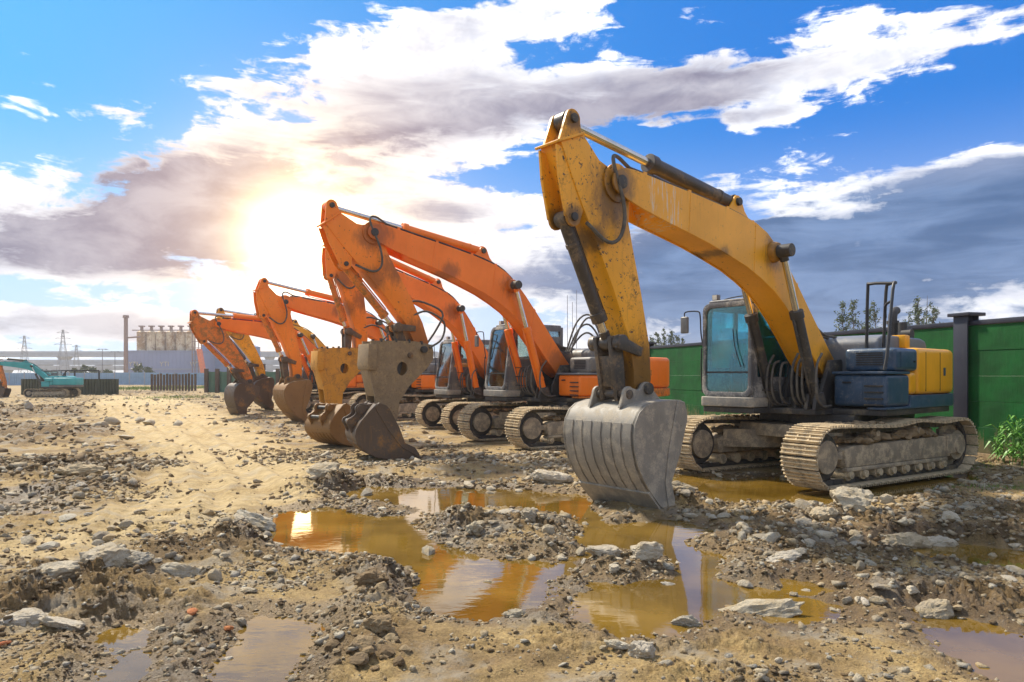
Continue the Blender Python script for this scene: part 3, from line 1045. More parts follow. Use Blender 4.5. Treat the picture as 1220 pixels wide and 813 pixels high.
    if rail:
        hr = MB()
        a_, b_ = (.52, 1.30, 1.75), (.10, 1.25, 3.05)
        hr.tube([a_, (.40, 1.30, 2.1), b_, (-.02, 1.24, 3.16), (-.12, 1.10, 3.16), (-.14, 1.04, 3.05), (-.14, 1.0, 2.11)], .026, 8)
        hr.tube([(.02, 1.24, 3.15), (.00, .86, 3.18), (-.02, .80, 3.08), (-.02, .78, 2.11)], .026, 8)
        hr.tube([(.16, 1.26, 2.86), (.02, 1.10, 2.80), (-.14, 1.03, 2.62)], .022, 8)
        hr.build('handrail', 'black_paint', **U)
    bk = MB()                                              # boom seat and machinery between cab and tool box
    bk.prism([(-.30, 1.12), (.62, 1.12), (.62, 1.42), (.34, 1.92), (-.02, 1.94), (-.30, 1.6)], -.36, -.29)
    bk.prism([(-.30, 1.12), (.62, 1.12), (.62, 1.42), (.34, 1.92), (-.02, 1.94), (-.30, 1.6)], .29, .36)
    bk.box(-.30, .05, -.29, .29, 1.12, 1.55)
    bk.prism([(.70, 1.12), (1.12, 1.12), (1.06, 1.36), (.86, 1.40)], -.50, -.44)
    bk.prism([(.70, 1.12), (1.12, 1.12), (1.06, 1.36), (.86, 1.40)], -.36, -.30)
    bk.prism([(.70, 1.12), (1.12, 1.12), (1.06, 1.36), (.86, 1.40)], .30, .36)
    bk.prism([(.70, 1.12), (1.12, 1.12), (1.06, 1.36), (.86, 1.40)], .44, .50)
    bk.build('boom_seat', 'dark_steel', bevel=.01, **U)
    pw = MB()
    rr_ = random.Random(5)
    pw.box(-.30, .28, .38, .98, 1.126, 1.62)
    for k in range(6):
        xx = rr_.uniform(.35, .95)
        MB().cyl((xx, -.2 + .08 * k, 1.126), (xx, -.2 + .08 * k, 1.30), .04, n=8).build('hose_fitting', 'dark_steel', **U)
    pw.build('pump_block', 'dark_steel', bevel=.01, **U)
    # ---------------- cab
    x0, x1, y0, y1, z0, z1 = -.30, 1.52, -1.37, -.40, 1.30, 2.92
    xt = x1 - slant
    fl = MB()
    fl.prism_z(rrect(x0 - .02, x1 + .06, y0 - .02, y1 + .06, .10), 1.135, 1.298)
    fl.box(x0, x1 - .06, y0 + .04, y1 - .04, 1.298, 1.34)
    flo = MB()
    cab = fl.build('cab', C['cab_low'], bevel=.025, seg=3, **U)

    def fx(z):
        return x1 + (xt - x1) * ((z - z0) / (z1 - z0)) ** 2
    # front frame: rounded hoop leaning with the windscreen
    oo, ii = rrect(y0, y1, z0, z1, .13), rrect(y0 + .065, y1 - .065, z0 + .085, z1 - .085, .11)
    ff = MB()
    n = len(oo)
    vs = []
    for d in (0.0, -.09):
        vs += [(fx(q[1]) + d, q[0], q[1]) for q in oo] + [(fx(q[1]) + d, q[0], q[1]) for q in ii]
    fs = []
    for i in range(n):
        j = (i + 1) % n
        fs += [(i, j, n + j, n + i), (2 * n + j, 2 * n + i, 3 * n + i, 3 * n + j), (j, i, 2 * n + i, 2 * n + j), (n + i, n + j, 3 * n + j, 3 * n + i)]
    ff.add(vs, fs)
    ff.build('front_frame', C['cab'], cab, bevel=.014)
    gl = MB()
    gi = rrect(y0 + .055, y1 - .055, z0 + .075, z1 - .075, .11)
    vs = [(fx(q[1]) - .032, q[0], q[1]) for q in gi] + [(fx(q[1]) - .040, q[0], q[1]) for q in gi]
    gl.add(vs, [tuple(range(n)), tuple(range(2 * n - 1, n - 1, -1))] + [(i, (i + 1) % n, (i + 1) % n + n, i + n) for i in range(n)])
    gl.build('windscreen', C['glass'], cab)
    zb = z0 + .42
    br = MB()
    br.box(fx(zb) - .060, fx(zb) - .028, y0 + .07, y1 - .07, zb - .016, zb + .016)
    br.build('windscreen_bar', 'black_paint', cab)
    for sgn, yy in ((1, y1), (-1, y0)):                     # side frames with their panes
        so = [(x0, z0), (x1 - .10, z0), (fx(z0 + .5) - .095, z0 + .5), (fx(z0 + 1.1) - .095, z0 + 1.1), (xt - .10, z1 - .13), (xt - .16, z1 - .03), (xt - .3, z1), (x0, z1)]
        low = z0 + (.50 if sgn < 0 else .34)
        if cab_solid and sgn > 0:
            low = z0 + .75
        si = [(x0 + .10, low), (x1 - .20, low), (fx(z0 + .5) - .19, max(low + .02, z0 + .5)), (fx(z0 + 1.1) - .19, z0 + 1.1), (xt - .19, z1 - .2), (xt - .22, z1 - .12), (xt - .3, z1 - .11), (x0 + .10, z1 - .11)]
        ya, yb = (yy - .07, yy) if sgn > 0 else (yy, yy + .07)
        sf = MB()
        sf.ring(so, si, ya, yb)
        xm = x0 + (.85 if sgn < 0 else .62)
        sf.box(xm - .035, xm + .035, ya + .008, yb - .008, low - .01, z1 - .10)
        if cab_solid and sgn > 0:
            sf.box(x0 + .05, xm, ya + .012, yb - .012, low - .02, z1 - .25)
        sfo = sf.build('side_frame', C['cab_side'], cab, bevel=.008)
        pg = MB()
        pg.prism([(x0 + .09, low - .01), (x1 - .19, low - .01), (fx(z0 + 1.1) - .18, z0 + 1.1), (xt - .18, z1 - .2), (xt - .3, z1 - .10), (x0 + .09, z1 - .10)], (ya + yb) / 2 - .005, (ya + yb) / 2 + .005)
        pg.build('side_window', C['glass'], cab)
    rf = MB()
    rf.prism_z(rrect(x0 - .02, xt - .06, y0 + .02, y1 - .02, .14), z1 - .02, z1 + .055)
    rf.build('cab_roof', C['cab'], cab, bevel=.03, seg=3)
    rb = MB()
    rb.box(x0, x0 + .05, y0 + .07, y1 - .07, z0, z0 + .85)
    rb.box(x0, x0 + .05, y0 + .07, y0 + .16, z0 + .85, z1 - .02)
    rb.box(x0, x0 + .05, y1 - .16, y1 - .07, z0 + .85, z1 - .02)
    rb.build('rear_panel', C['cab'], cab)
    MB().box(x0 + .02, x0 + .03, y0 + .15, y1 - .15, z0 + .84, z1 - .03).build('rear_window', C['glass'], cab)
    st = MB()
    yc_ = (y0 + y1) / 2
    st.box(.10, .62, yc_ - .25, yc_ + .25, 1.62, 1.76)
    st.box(.02, .16, yc_ - .24, yc_ + .24, 1.76, 2.36)
    st.box(.04, .15, yc_ - .13, yc_ + .13, 2.38, 2.58)
    st.box(.12, .50, yc_ - .18, yc_ + .18, 1.34, 1.62)
    st.build('driver_seat', 'seat_cloth', cab, bevel=.04, seg=3)
    cn = MB()
    cn.box(.25, .85, yc_ + .29, yc_ + .40, 1.34, 1.86)
    cn.box(.25, .85, yc_ - .40, yc_ - .29, 1.34, 1.86)
    cn.cyl((.80, yc_ + .345, 1.86), (.84, yc_ + .345, 2.06), .02, n=8)
    cn.cyl((.80, yc_ - .345, 1.86), (.84, yc_ - .345, 2.06), .02, n=8)
    cn.box(1.10, 1.18, yc_ - .16, yc_ - .10, 1.34, 1.95)
    cn.box(1.10, 1.18, yc_ + .10, yc_ + .16, 1.34, 1.95)
    cn.box(1.16, 1.24, y1 - .32, y1 - .12, 1.62, 2.02)
    cn.build('control_console', 'black_paint', cab, bevel=.01)
    if detail >= 1:
        for yy in (y0 + .12, y1 - .10):
            la = MB()
            la.box(xt - .28, xt - .18, yy - .055, yy + .055, z1 + .07, z1 + .17)
            la.box(xt - .25, xt - .22, yy - .02, yy + .02, z1 + .05, z1 + .08)
            lo = la.build('roof_lamp', 'mirror_grey', cab, bevel=.012)
            MB().box(xt - .184, xt - .176, yy - .045, yy + .045, z1 + .08, z1 + .16).build('lens', 'lamp_glass', lo)
        mr = MB()
        mr.tube([(x1 - .04, y0 + .01, 2.10), (x1 - .02, y0 - .035, 2.40), (x1, y0 - .04, 2.72), (x1, y0 - .10, 2.80), (x1 + .02, y0 - .34, 2.80), (x1 + .02, y0 - .36, 2.70)], .013, 6)
        mr.tube([(x1 - .06, y0 - .035, 1.36), (x1 - .03, y0 - .04, 1.8), (x1 - .04, y0 - .04, 2.15)], .013, 6)
        mro = mr.build('mirror_arm', 'black_paint', cab)
        mm = MB()
        mm.box(x1 - .01, x1 + .045, y0 - .44, y0 - .28, 2.42, 2.72)
        mm.build('mirror', 'mirror_grey', mro, bevel=.03, seg=3)
        wp = MB()
        wp.tube([(fx(2.0) + .012, y1 - .18, z0 + .50), (fx(2.2) + .015, y1 - .30, 2.15), (fx(2.4) + .012, y1 - .34, 2.45)], .009, 5)
        wp.build('wiper', 'black_paint', cab)
        gb = MB()
        gb.tube([(xt - .35, y0 + .12, z1 + .05), (xt - .33, y0 + .3, z1 + .10), (xt - .33, y1 - .3, z1 + .12), (xt - .35, y1 - .1, z1 + .05)], .012, 6)
        gb.build('roof_rail', 'black_paint', cab)
        for k in range(3):
            ep = MB()
            ep.tube([(.95, y1 + .02, 1.42 + .22 * k), (.95, y1 + .11, 1.42 + .22 * k), (1.22, y1 + .11, 1.42 + .22 * k), (1.22, y1 + .02, 1.42 + .22 * k)], .010, 5, 2)
            ep.build('grab_bar', 'dark_steel', cab)
    # ---------------- arm
    foot = Y_FOOT
    tip = foot + Lb * pol(ba)
    pin = tip + Ls * pol(sa)
    fb, fs_ = frame_map(Y_FOOT, Y_TIP, foot, tip), frame_map(Y_TIP, Y_PIN, tip, pin)
    P2 = lambda q, y: (q[0], y, q[1])
    bm_ = MB()
    out = [fb(p) for p in BOOM_TOP] + [fb(p) for p in BOOM_BOT]
    # box section with the side plates proud of top and bottom plates
    nt_ = len(BOOM_TOP)
    cx_ = np.mean(out, axis=0)
    bm_.prism(out, -.245, -.215)
    bm_.prism(out, .215, .245)
    ins = []
    for i, p in enumerate(out):
        q0, q1 = np.array(out[i - 1]), np.array(out[(i + 1) % len(out)])
        d = (q1 - q0) / (np.hypot(*(q1 - q0)) + 1e-9)
        ins.append((p[0] - d[1] * -.0 + 0, p[1]))
    # inner box
    top_i = [fb((p[0], p[1] - .02)) for p in BOOM_TOP[3:]]
    bot_i = [fb((p[0], p[1] + .02)) for p in BOOM_BOT[:-3]]
    bm_.prism(top_i + bot_i, -.214, .214)
    boom = bm_.build('boom', C['boom'], bevel=.006, seg=1, **U)
    if detail >= 2:
        for xa, za, zb2 in ((4.02, 3.63, 4.17), (2.44, 3.23, 3.97), (1.25, 2.52, 3.16)):
            a_, b_ = np.array(fb((xa, za))), np.array(fb((xa - .04, zb2)))
            MB().prism([(a_[0] - .008, a_[1]), (a_[0] + .008, a_[1]), (b_[0] + .008, b_[1]), (b_[0] - .008, b_[1])], .2452, .2495).build('weld_seam', C['boom'], boom)
    for q, r_, yy in ((tip, .085, .30), (foot, .09, .37), (fb((1.92, 3.575)), .10, .56), (fb((2.70, 4.26)), .06, .18)):
        MB().cyl(P2(q, -yy), P2(q, yy), r_, n=20).build('pin', 'dark_steel', boom, bevel=.008)
    q = fb((1.92, 3.575))
    for s_ in (1, -1):
        MB().cyl((q[0], s_ * .244, q[1]), (q[0], s_ * .34, q[1]), .17, .14, n=24).build('boss', C['boom'], boom, bevel=.008)
        bb = MB()
        bb.cyl((tip[0], s_ * .244, tip[1]), (tip[0], s_ * .275, tip[1]), .15, n=24)
        cbp = [fb(p) for p in [(2.30, 3.94), (2.52, 4.14)]] + [fb(p) for p in arc(2.70, 4.26, .10, 150, 10, 5)] + [fb(p) for p in [(2.98, 4.07)]]
        bb.build('boss', C['boom'], boom, bevel=.008)
        MB().prism(cbp, *(sorted((s_ * .10, s_ * .135)))).build('cylinder_bracket', C['boom'], boom, bevel=.008)

    def cylinder(nm, a, b, frac, rb_, rr2, mat, y=0.0, sleeve=True):
        a3, b3 = Vector(P2(a, y)), Vector(P2(b, y))
        d = b3 - a3
        m_ = a3 + d * frac
        c_ = MB()
        c_.cyl(a3 + d.normalized() * .02, m_, rb_, n=18)
        c_.cyl(m_ - d.normalized() * .10, m_ + d.normalized() * .03, rb_ * 1.22, n=18)
        c_.cyl(a3 + d.normalized() * .30, a3 + d.normalized() * .36, rb_ * 1.12, n=18)
        c_.cyl(a3 - Vector((0, .09, 0)), a3 + Vector((0, .09, 0)), rb_ * 1.15, n=18)
        if sleeve:
            sd_ = Vector((0, 1, 0)).cross(d).normalized()
            c_.tube([a3 + d * .06 + sd_ * rb_ * 1.35, a3 + d * (frac * .5) + sd_ * rb_ * 1.35, m_ + sd_ * rb_ * 1.35 - d.normalized() * .08], .018, 6, 2)
        co = c_.build(nm, mat, bevel=.006, seg=1, **U)
        r_ = MB()
        r_.cyl(m_, b3 - d.normalized() * .08, rr2, n=16)
        r_.build('cylinder_rod', 'chrome', co)
        e_ = MB()
        e_.cyl(b3 - Vector((0, .075, 0)), b3 + Vector((0, .075, 0)), rb_ * 1.1, n=18)
        e_.cyl(b3 - d.normalized() * .16, b3, rr2 * 1.25, n=14)
        e_.build('rod_eye', mat, co)
        return co
    bp = fb((1.92, 3.575))
    for yy in (.40, -.40):
        cylinder('boom_cylinder', (.92, 1.27), bp, .60, .088, .052, C['bcyl'], yy)
    rodpin = fs_((6.11, 4.73))
    cylinder('stick_cylinder', fb((2.70, 4.26)), rodpin, .545, .105, .058, C['scyl'], 0)
    # stick
    sk_ = MB()
    so = [fs_(p) for p in STICK_OUT]
    sk_.prism(so, -.185, .185)
    stick = sk_.build('stick', C['stick'], bevel=.010, **U)
    ea = MB()
    eo = [fs_(p) for p in EAR_OUT]
    for s_ in (1, -1):
        ea.prism(eo, *(sorted((s_ * .11, s_ * .155))))
    lip = [fs_(p) for p in [(6.40, 4.375), (5.97, 4.555), (5.98, 4.585), (6.415, 4.405)]]
    ea.prism(lip, -.21, .21)
    bo = [fs_(p) for p in BCYL_BRACKET]
    for s_ in (1, -1):
        ea.prism(bo, *(sorted((s_ * .13, s_ * .17))))
    ea.build('stick_bracket', C['stick'], stick, bevel=.006, seg=1)
    for q, r_, yy in ((fs_((6.11, 4.73)), .055, .19), (fs_((6.12, 3.555)), .05, .20), (fs_((4.93, 1.50)), .075, .33)):
        MB().cyl(P2(q, -yy), P2(q, yy), r_, n=18).build('pin', 'dark_steel', stick, bevel=.006)
    bs_ = MB()
    for s_ in (1, -1):
        bs_.cyl((tip[0], s_ * .186, tip[1]), (tip[0], s_ * .212, tip[1]), .24, n=32)
    bs_.build('pivot_plate', C['stick'], stick)
    # bucket linkage
    J = np.array(fs_((5.36, 2.08)))
    Lv = np.array(fs_((5.03, 1.98)))
    fk = frame_map(Y_PIN + 0, (5.27, 1.47), pin, pin + np.array([math.cos(R(bucket_rot)) * .34 - 0, math.sin(R(bucket_rot)) * .34]))
    rot = bucket_rot + (sa + 100.13)
    kk = complex(math.cos(R(rot)), math.sin(R(rot)))

    def ft(p):
        q = kk * complex(p[0] - BUCKET_PIN[0], p[1] - BUCKET_PIN[1])
        return (pin[0] + q.real, pin[1] + q.imag)
    lk = np.array(ft(LINK_PIN))
    cylinder('bucket_cylinder', fs_((6.12, 3.555)), J, .80, .085, .052, C['bkcyl'], 0)
    for s_ in (1, -1):
        lv_ = MB()
        d = (Lv - J) / np.hypot(*(Lv - J))
        nn = np.array([-d[1], d[0]])
        lv_.prism([tuple(J + nn * .085 - d * .07), tuple(J - nn * .085 - d * .07), tuple(Lv - nn * .06 + d * .05), tuple(Lv + nn * .06 + d * .05)], *(sorted((s_ * .20, s_ * .245))))
        lv_.cyl(P2(J, s_ * .16), P2(J, s_ * .27), .10, n=18)
        lv_.build('link_lever', C['link'], bevel=.008, **U)
    li = MB()
    d = (lk - J) / np.hypot(*(lk - J))
    nn = np.array([-d[1], d[0]])
    li.prism([tuple(J + nn * .11 - d * .09), tuple(J - nn * .11 - d * .09), tuple(lk - nn * .08 + d * .08), tuple(lk + nn * .08 + d * .08)], -.155, -.095)
    li.prism([tuple(J + nn * .11 - d * .09), tuple(J - nn * .11 - d * .09), tuple(lk - nn * .08 + d * .08), tuple(lk + nn * .08 + d * .08)], .095, .155)
    li.prism([tuple(J + nn * .08 + d * .16), tuple(J - nn * .08 + d * .16), tuple(lk - nn * .06 - d * .1), tuple(lk + nn * .06 - d * .1)], -.10, .10)
    li.cyl(P2(J, -.25), P2(J, .25), .07, n=16)
    li.cyl(P2(lk, -.30), P2(lk, .30), .06, n=16)
    li.build('bucket_link', C['link'], bevel=.008, **U)
    if tool == 'bucket':
        bucket_parts(root, rz, ft, C['bucket'], detail)
    elif tool == 'breaker':
        for k in range(2):
            a0, a1 = fs_((4.95, 2.25 + .25 * k)), (pin[0] + .02, pin[1] - .02)
            hs = MB()
            hs.tube([P2(a0, .16 - .3 * k), (a0[0] - .32, .22 - .3 * k, a0[1] + .10), (a0[0] - .72 - .18 * k, .26 - .3 * k, a0[1] - .12), (a0[0] - .66 - .1 * k, .28 - .3 * k, a0[1] - .50), (a1[0] - .16, .27 - .3 * k, a1[1] + .10)], .024, 8)
            hs.build('hydraulic_hose', C['hose'], root, rz=rz)
        breaker_parts(root, rz, pin, lk, C['breaker'], bucket_rot)
    # ---------------- pipes and hoses
    if detail >= 1:
        for yy in (-.13, .13):
            pp = [fb((p[0], p[1] + .055)) for p in BOOM_TOP[2:-2:2]]
            h_ = MB()
            h_.tube([P2(q, yy) for q in pp], .020, 7, 3)
            h_.build('hydraulic_pipe', 'dark_steel', boom)
        for p in BOOM_TOP[3:-3:2]:
            q = fb((p[0], p[1] + .03))
            MB().box(q[0] - .03, q[0] + .03, -.17, .17, q[1] - .04, q[1] + .035).build('pipe_clamp', C['boom'], boom)
        hs = MB()
        p0, p1, p2, p3 = fb((5.11, 4.33)), fb((5.55, 4.40)), fs_((5.62, 3.75)), fs_((5.60, 3.35))
        hs.tube([P2(p0, .13), P2(fb((5.38, 4.42)), .16), P2(fb((5.52, 4.28)), .25), P2(fs_((5.37, 3.75)), .29), P2(fs_((5.42, 3.40)), .28), P2(fs_((5.62, 3.30)), .25), P2(fs_((5.95, 3.50)), .21)], .024, 8)
        hs.build('hydraulic_hose', C['hose'], boom)
        rh = random.Random(mud_seed + 40)
        for k in range(9):
            yb_ = (-.56, -.50, -.30, -.22, -.10, .12, .22, .30, .55)[k]
            xo = rh.uniform(-.05, .05)
            hs = MB()
            hs.tube([(.98 + xo, yb_, 1.98 + rh.uniform(-.25, .1)), (1.13 + xo, yb_, 1.84), (1.19 + xo, yb_ * 1.03, 1.55), (1.13 + xo, yb_ * 1.02, 1.30), (.92 + xo, yb_, 1.17), (.62, yb_ * .9, 1.17)], .020, 8)
            hs.build('hydraulic_hose', C['hose'], root, rz=rz)
        hs = MB()
        for k, yy in enumerate((-.15, -.06, .05, .15)):
            a_ = fb((.28, 2.20))
            hs.tube([(-.28, yy, 1.50), (-.52 - .05 * k, yy, 1.75), (-.42, yy, 2.15 + .04 * k), (a_[0] - .12, yy, a_[1] + .16), (a_[0] + .25, yy, a_[1] + .32)], .022, 7)
        hs.build('hydraulic_hose', C['hose'], root, rz=rz)
    return root, dict(foot=foot, tip=tip, pin=pin, fs=fs_, fb=fb, rz=rz)


def bucket_parts(root, rz, ft, mat, detail, w=.60, ears=True):
    back = [ft(p) for p in BUCKET_BACK]
    n = len(back)
    sh = MB()
    # shell of plate: outer skin, inner skin
    pts = np.array(back)
    cen = np.array(ft((4.95, .75)))
    inner = []
    for i, p in enumerate(pts):
        d = cen - p
        inner.append(p + d / np.hypot(*d) * .04)
    poly = [tuple(p) for p in pts] + [tuple(p) for p in inner[::-1]]
    sh.prism(poly, -w, w)
    body = sh.build('bucket', mat, root, rz=rz, bevel=.006, seg=1)
    side = [ft(p) for p in BUCKET_SIDE]
    for s_ in (1, -1):
        sp = MB()
        sp.prism(side, *(sorted((s_ * (w - .035), s_ * (w + .004)))))
        so = sp.build('side_plate', mat, body, bevel=.006, seg=1)
        rim = MB()
        sc = [ft(p) for p in [(4.60, 1.37), (4.74, 1.385), (4.90, .82), (4.98, .38), (4.90, -.02), (4.92, -.09), (4.83, -.04), (4.79, .14), (4.86, .37), (4.70, .69), (4.55, 1.12), (4.545, 1.22)]]
        rim.prism(sc, *(sorted((s_ * (w + .004), s_ * (w + .022)))))
        rim.build('side_cutter', mat, so, bevel=.005, seg=1)
        bd = MB()
        band = [ft(p) for p in [(5.34, 1.34), (5.46, 1.26), (5.535, 1.13), (5.555, .98), (5.54, .82), (5.48, .62), (5.37, .43), (5.24, .27), (5.10, .12), (5.00, .06), (5.14, .33), (5.28, .52), (5.38, .70), (5.43, .88), (5.44, 1.0), (5.41, 1.12), (5.36, 1.20)]]
        bd.prism(band, *(sorted((s_ * (w + .004), s_ * (w + .016)))))
        bd.build('side_band', mat, so)
    # wear strips welded over the heel
    ws_src = [(5.535, 1.13), (5.555, .98), (5.54, .82), (5.48, .62), (5.37, .43), (5.24, .27)]
    for k in range(7):
        yy = -w + .10 + (2 * w - .20) * k / 6
        st = MB()
        outp = []
        for p in ws_src:
            q = np.array(ft(p))
            d = q - cen
            outp.append(tuple(q + d / np.hypot(*d) * .015))
        st.prism([ft(p) for p in ws_src] + outp[::-1], yy - .068, yy + .068)
        st.build('wear_strip', mat, body, bevel=.006, seg=1)
    lp = MB()
    lp.prism([ft(p) for p in [(5.26, .29), (5.10, .11), (4.93, -.085), (4.90, -.10), (5.10, .075), (5.29, .27)]], -w - .01, w + .01)
    lp.build('cutting_lip', mat, body)
    for k in range(5):
        yy = -w + .09 + (2 * w - .18) * k / 4
        th = MB()
        a = [(5.12, .155), (5.02, .055), (4.86, -.17), (4.80, -.27), (4.82, -.16), (4.88, -.02), (5.0, .10)]
        th.prism([ft(p) for p in a], yy - .055, yy + .055)
        th.build('tooth', mat, body, bevel=.008, seg=1)
    for s_ in (1, -1):
        er = MB()
        o_ = [(4.62, 1.372)] + [(4.72, 1.44)] + arc(4.93, 1.50, .125, 170, 20, 7) + [(5.10, 1.52)] + arc(5.27, 1.47, .10, 130, 0, 6) + [(5.44, 1.30)] + [(5.30, 1.34), (5.0, 1.36)]
        er.prism([ft(p) for p in o_], *(sorted((s_ * .235, s_ * .285))))
        er.build('bucket_ear', mat, body, bevel=.008, seg=1)
    return body


def breaker_parts(root, rz, pin, lk, mat, tilt):
    """box housing of a hydraulic breaker: two thick side plates, front plate and chisel"""
    c, s_ = math.cos(R(tilt)), math.sin(R(tilt))

    def T(p):
        return (pin[0] + p[0] * c - p[1] * s_, pin[1] + p[0] * s_ + p[1] * c)
    outl = [(-.20, .16), (.20, .20), (.70, .17), (1.24, .12), (1.25, -.45), (1.08, -1.0), (.98, -1.55), (.86, -1.64), (.62, -1.64), (.52, -1.52), (.50, -1.15), (.30, -.80), (-.10, -.38), (-.24, -.18), (-.25, .0)]
    hole = [(.48 + .125 * math.cos(2 * math.pi * k / 16), -.42 + .15 * math.sin(2 * math.pi * k / 16)) for k in range(16)]
    first = None
    for sg in (1, -1):
        bm = bmesh.new()
        vs = [bm.verts.new((*T(p), 0)) for p in outl]
        hs = [bm.verts.new((*T(p), 0)) for p in hole]
        es = [bm.edges.new((vs[i], vs[(i + 1) % len(vs)])) for i in range(len(vs))] + [bm.edges.new((hs[i], hs[(i + 1) % len(hs)])) for i in range(len(hs))]
        bmesh.ops.triangle_fill(bm, use_beauty=True, edges=es)
        mb = MB()
        bm.verts.index_update()
        ya, yb = sorted((sg * .20, sg * .25))
        V = [(v.co.x, v.co.y) for v in bm.verts]
        nv = len(V)
        vv = [(p[0], ya, p[1]) for p in V] + [(p[0], yb, p[1]) for p in V]
        ff = []
        for f in bm.faces:
            ix = [v.index for v in f.verts]
            ff += [tuple(ix), tuple(i + nv for i in ix[::-1])]
        for e in bm.edges:
            if len(e.link_faces) == 1:
                i, j = e.verts[0].index, e.verts[1].index
                ff.append((i, j, j + nv, i + nv))
        mb.add(vv, ff)
        bm.free()
        o = mb.build('breaker_plate', mat, first if first else root, rz=0 if first else rz)
        first = first or o
    fr = MB()
    fr.prism([T(p) for p in [(1.10, .05), (1.30, .05), (1.30, -.40), (1.27, -.50), (1.10, -.5)]], -.30, .30)
    fr.prism([T(p) for p in [(1.18, -.5), (1.25, -.5), (1.06, -1.05), (.99, -1.05)]], -.20, .20)
    fr.build('front_plate', mat, first, bevel=.012)
    cr = MB()
    cr.prism([T(p) for p in [(.36, .10), (1.0, .08), (.96, -.95), (.88, -1.5), (.66, -1.5), (.55, -.95)]], -.15, .15)
    cr.build('hammer_body', 'dark_steel', first, bevel=.02)
    ch = MB()
    a, b = T((.74, -1.5)), T((.70, -2.02))
    ch.cyl((a[0], 0, a[1]), (b[0], 0, b[1]), .075, .06, n=16)
    e = T((.695, -2.12))
    ch.cyl((b[0], 0, b[1]), (e[0], 0, e[1]), .06, .012, n=16)
    ch.build('chisel', 'dark_steel', first)
    for p in ((.05, .145), (.35, .155), (.66, .14), (1.0, .115)):
        q = T(p)
        for sg in (1, -1):
            MB().cyl((q[0], sg * .225, q[1]), (q[0], sg * .225, q[1] + .075), .035, n=8).build('bolt', 'dark_steel', first)
    return first


YEL = dict(track='track_steel', frame='track_frame_steel', toolbox='blue_body', lid='blue_body', skirt='blue_body', cover='blue_body', cw='yellow_body', hood='hood_grey',
           cab='cab_frame', cab_side='cab_frame', cab_low='cab_panel', glass='glass_teal', boom='yellow_boom_greased', stick='yellow_stick_greased', bcyl='dark_steel', scyl='cylinder_steel',
           bkcyl='cylinder_steel', link='cylinder_steel', bucket='bucket_steel', breaker='breaker_grey', hose='hose_dusty')
ORA = dict(YEL, toolbox='orange_paint', lid='hood_grey', skirt='orange_worn', cover='grey_body', cw='orange_paint', hood='grey_body', cab='cab_frame', cab_side='grey_body', cab_low='cab_panel',
           glass='glass_clear', boom='orange_boom', stick='orange_stick_greased', bcyl='orange_paint', scyl='orange_paint', bkcyl='orange_worn', link='rusty_bucket', bucket='rusty_bucket')
TEAL = dict(ORA, toolbox='teal_paint', lid='teal_paint', skirt='grey_body', cover='teal_paint', cw='teal_paint', hood='teal_paint', boom='teal_paint', stick='orange_worn', bcyl='dark_steel', scyl='dark_steel', cab_low='grey_body')
GRP = 'excavators parked in a row along the green wall'
excavator('excavator', 'yellow excavator with blue engine cover and large grey bucket resting in the puddle', GRP, (5.414, 12.454, 0), 211.88, 218.885, 5.718, 23.6, 2.648, -100.13, 'bucket', YEL, 2, 1.004, 0.0, mud_seed=3)
e1, e1i = excavator('excavator', 'orange excavator carrying a grey hydraulic breaker box, parked directly behind the yellow and blue excavator', GRP, (1.31, 18.10, 0), 210.9, 213.5, 5.844, 29.92, 2.748, -114.8, 'breaker', dict(ORA, breaker='breaker_grey'), 2, 1.0, 4.0, cab_solid=True, rail=False, mud_seed=4, slant=.22)
for k, (h0, w0) in enumerate(((.95, .75), (.70, .55), (.48, .42), (.85, .40))):
    MB().tube([(.15, .30 + .06 * k, 2.25), (-.15, .36 + .06 * k, 2.25 + h0 * .8), (-.15 - w0 * .5, .42 + .08 * k, 2.25 + h0), (-.15 - w0, .46 + .1 * k, 2.2 + h0 * .6), (-.20 - w0, .5 + .1 * k, 2.12)], .024, 8).build('hydraulic_hose', 'hose_dusty', e1, rz=e1i['rz'])
excavator('excavator', 'orange excavator carrying an ochre yellow breaker box', GRP, (-0.55, 22.3, 0), 207.0, 214.0, 5.742, 34.68, 2.67, -91.4, 'breaker', dict(ORA, breaker='breaker_ochre'), 2, .94, 2.0, cab_solid=True, rail=False, mud_seed=5, slant=.22)
excavator('excavator', 'orange excavator with its upright stick and ochre bucket teeth pointing down, beyond the ochre breaker', GRP, (-3.773, 28.183, 0), 212.0, 217.0, 5.707, 25.2, 2.659, -98.9, 'bucket', dict(ORA, bucket='ochre_bucket', stick='orange_stick'), 1, 1.004, -6.0, cab_solid=True, rail=False, slant=.22)
excavator('excavator', 'orange excavator with rusty brown stick and dark muddy bucket, last orange one of the row', GRP, (-8.0, 32.38, 0), 210.8, 220.6, 5.632, 21.2, 2.726, -118.0, 'bucket', dict(ORA, bucket='rusty_bucket', stick='orange_worn'), 1, .981, 34.0, cab_solid=True, rail=False, slant=.22)
excavator('excavator', 'yellow excavator almost hidden behind the last orange one of the row', GRP, (-8.6, 36.4, 0), 211.0, 219.0, 5.65, 24.5, 2.7, -112.0, 'bucket', dict(YEL, glass='glass_clear', boom='yellow_paint', bucket='rusty_bucket'), 1, 1.0, 0.0, rail=False)
excavator('excavator', 'small teal excavator in front of the dark corrugated barrier', None, (-34.6, 53.5, 0), 184.0, 187.0, 5.6, 20.0, 2.65, -100.0, 'bucket', TEAL, 1, .68, 0.0, rail=False, cab_solid=True)


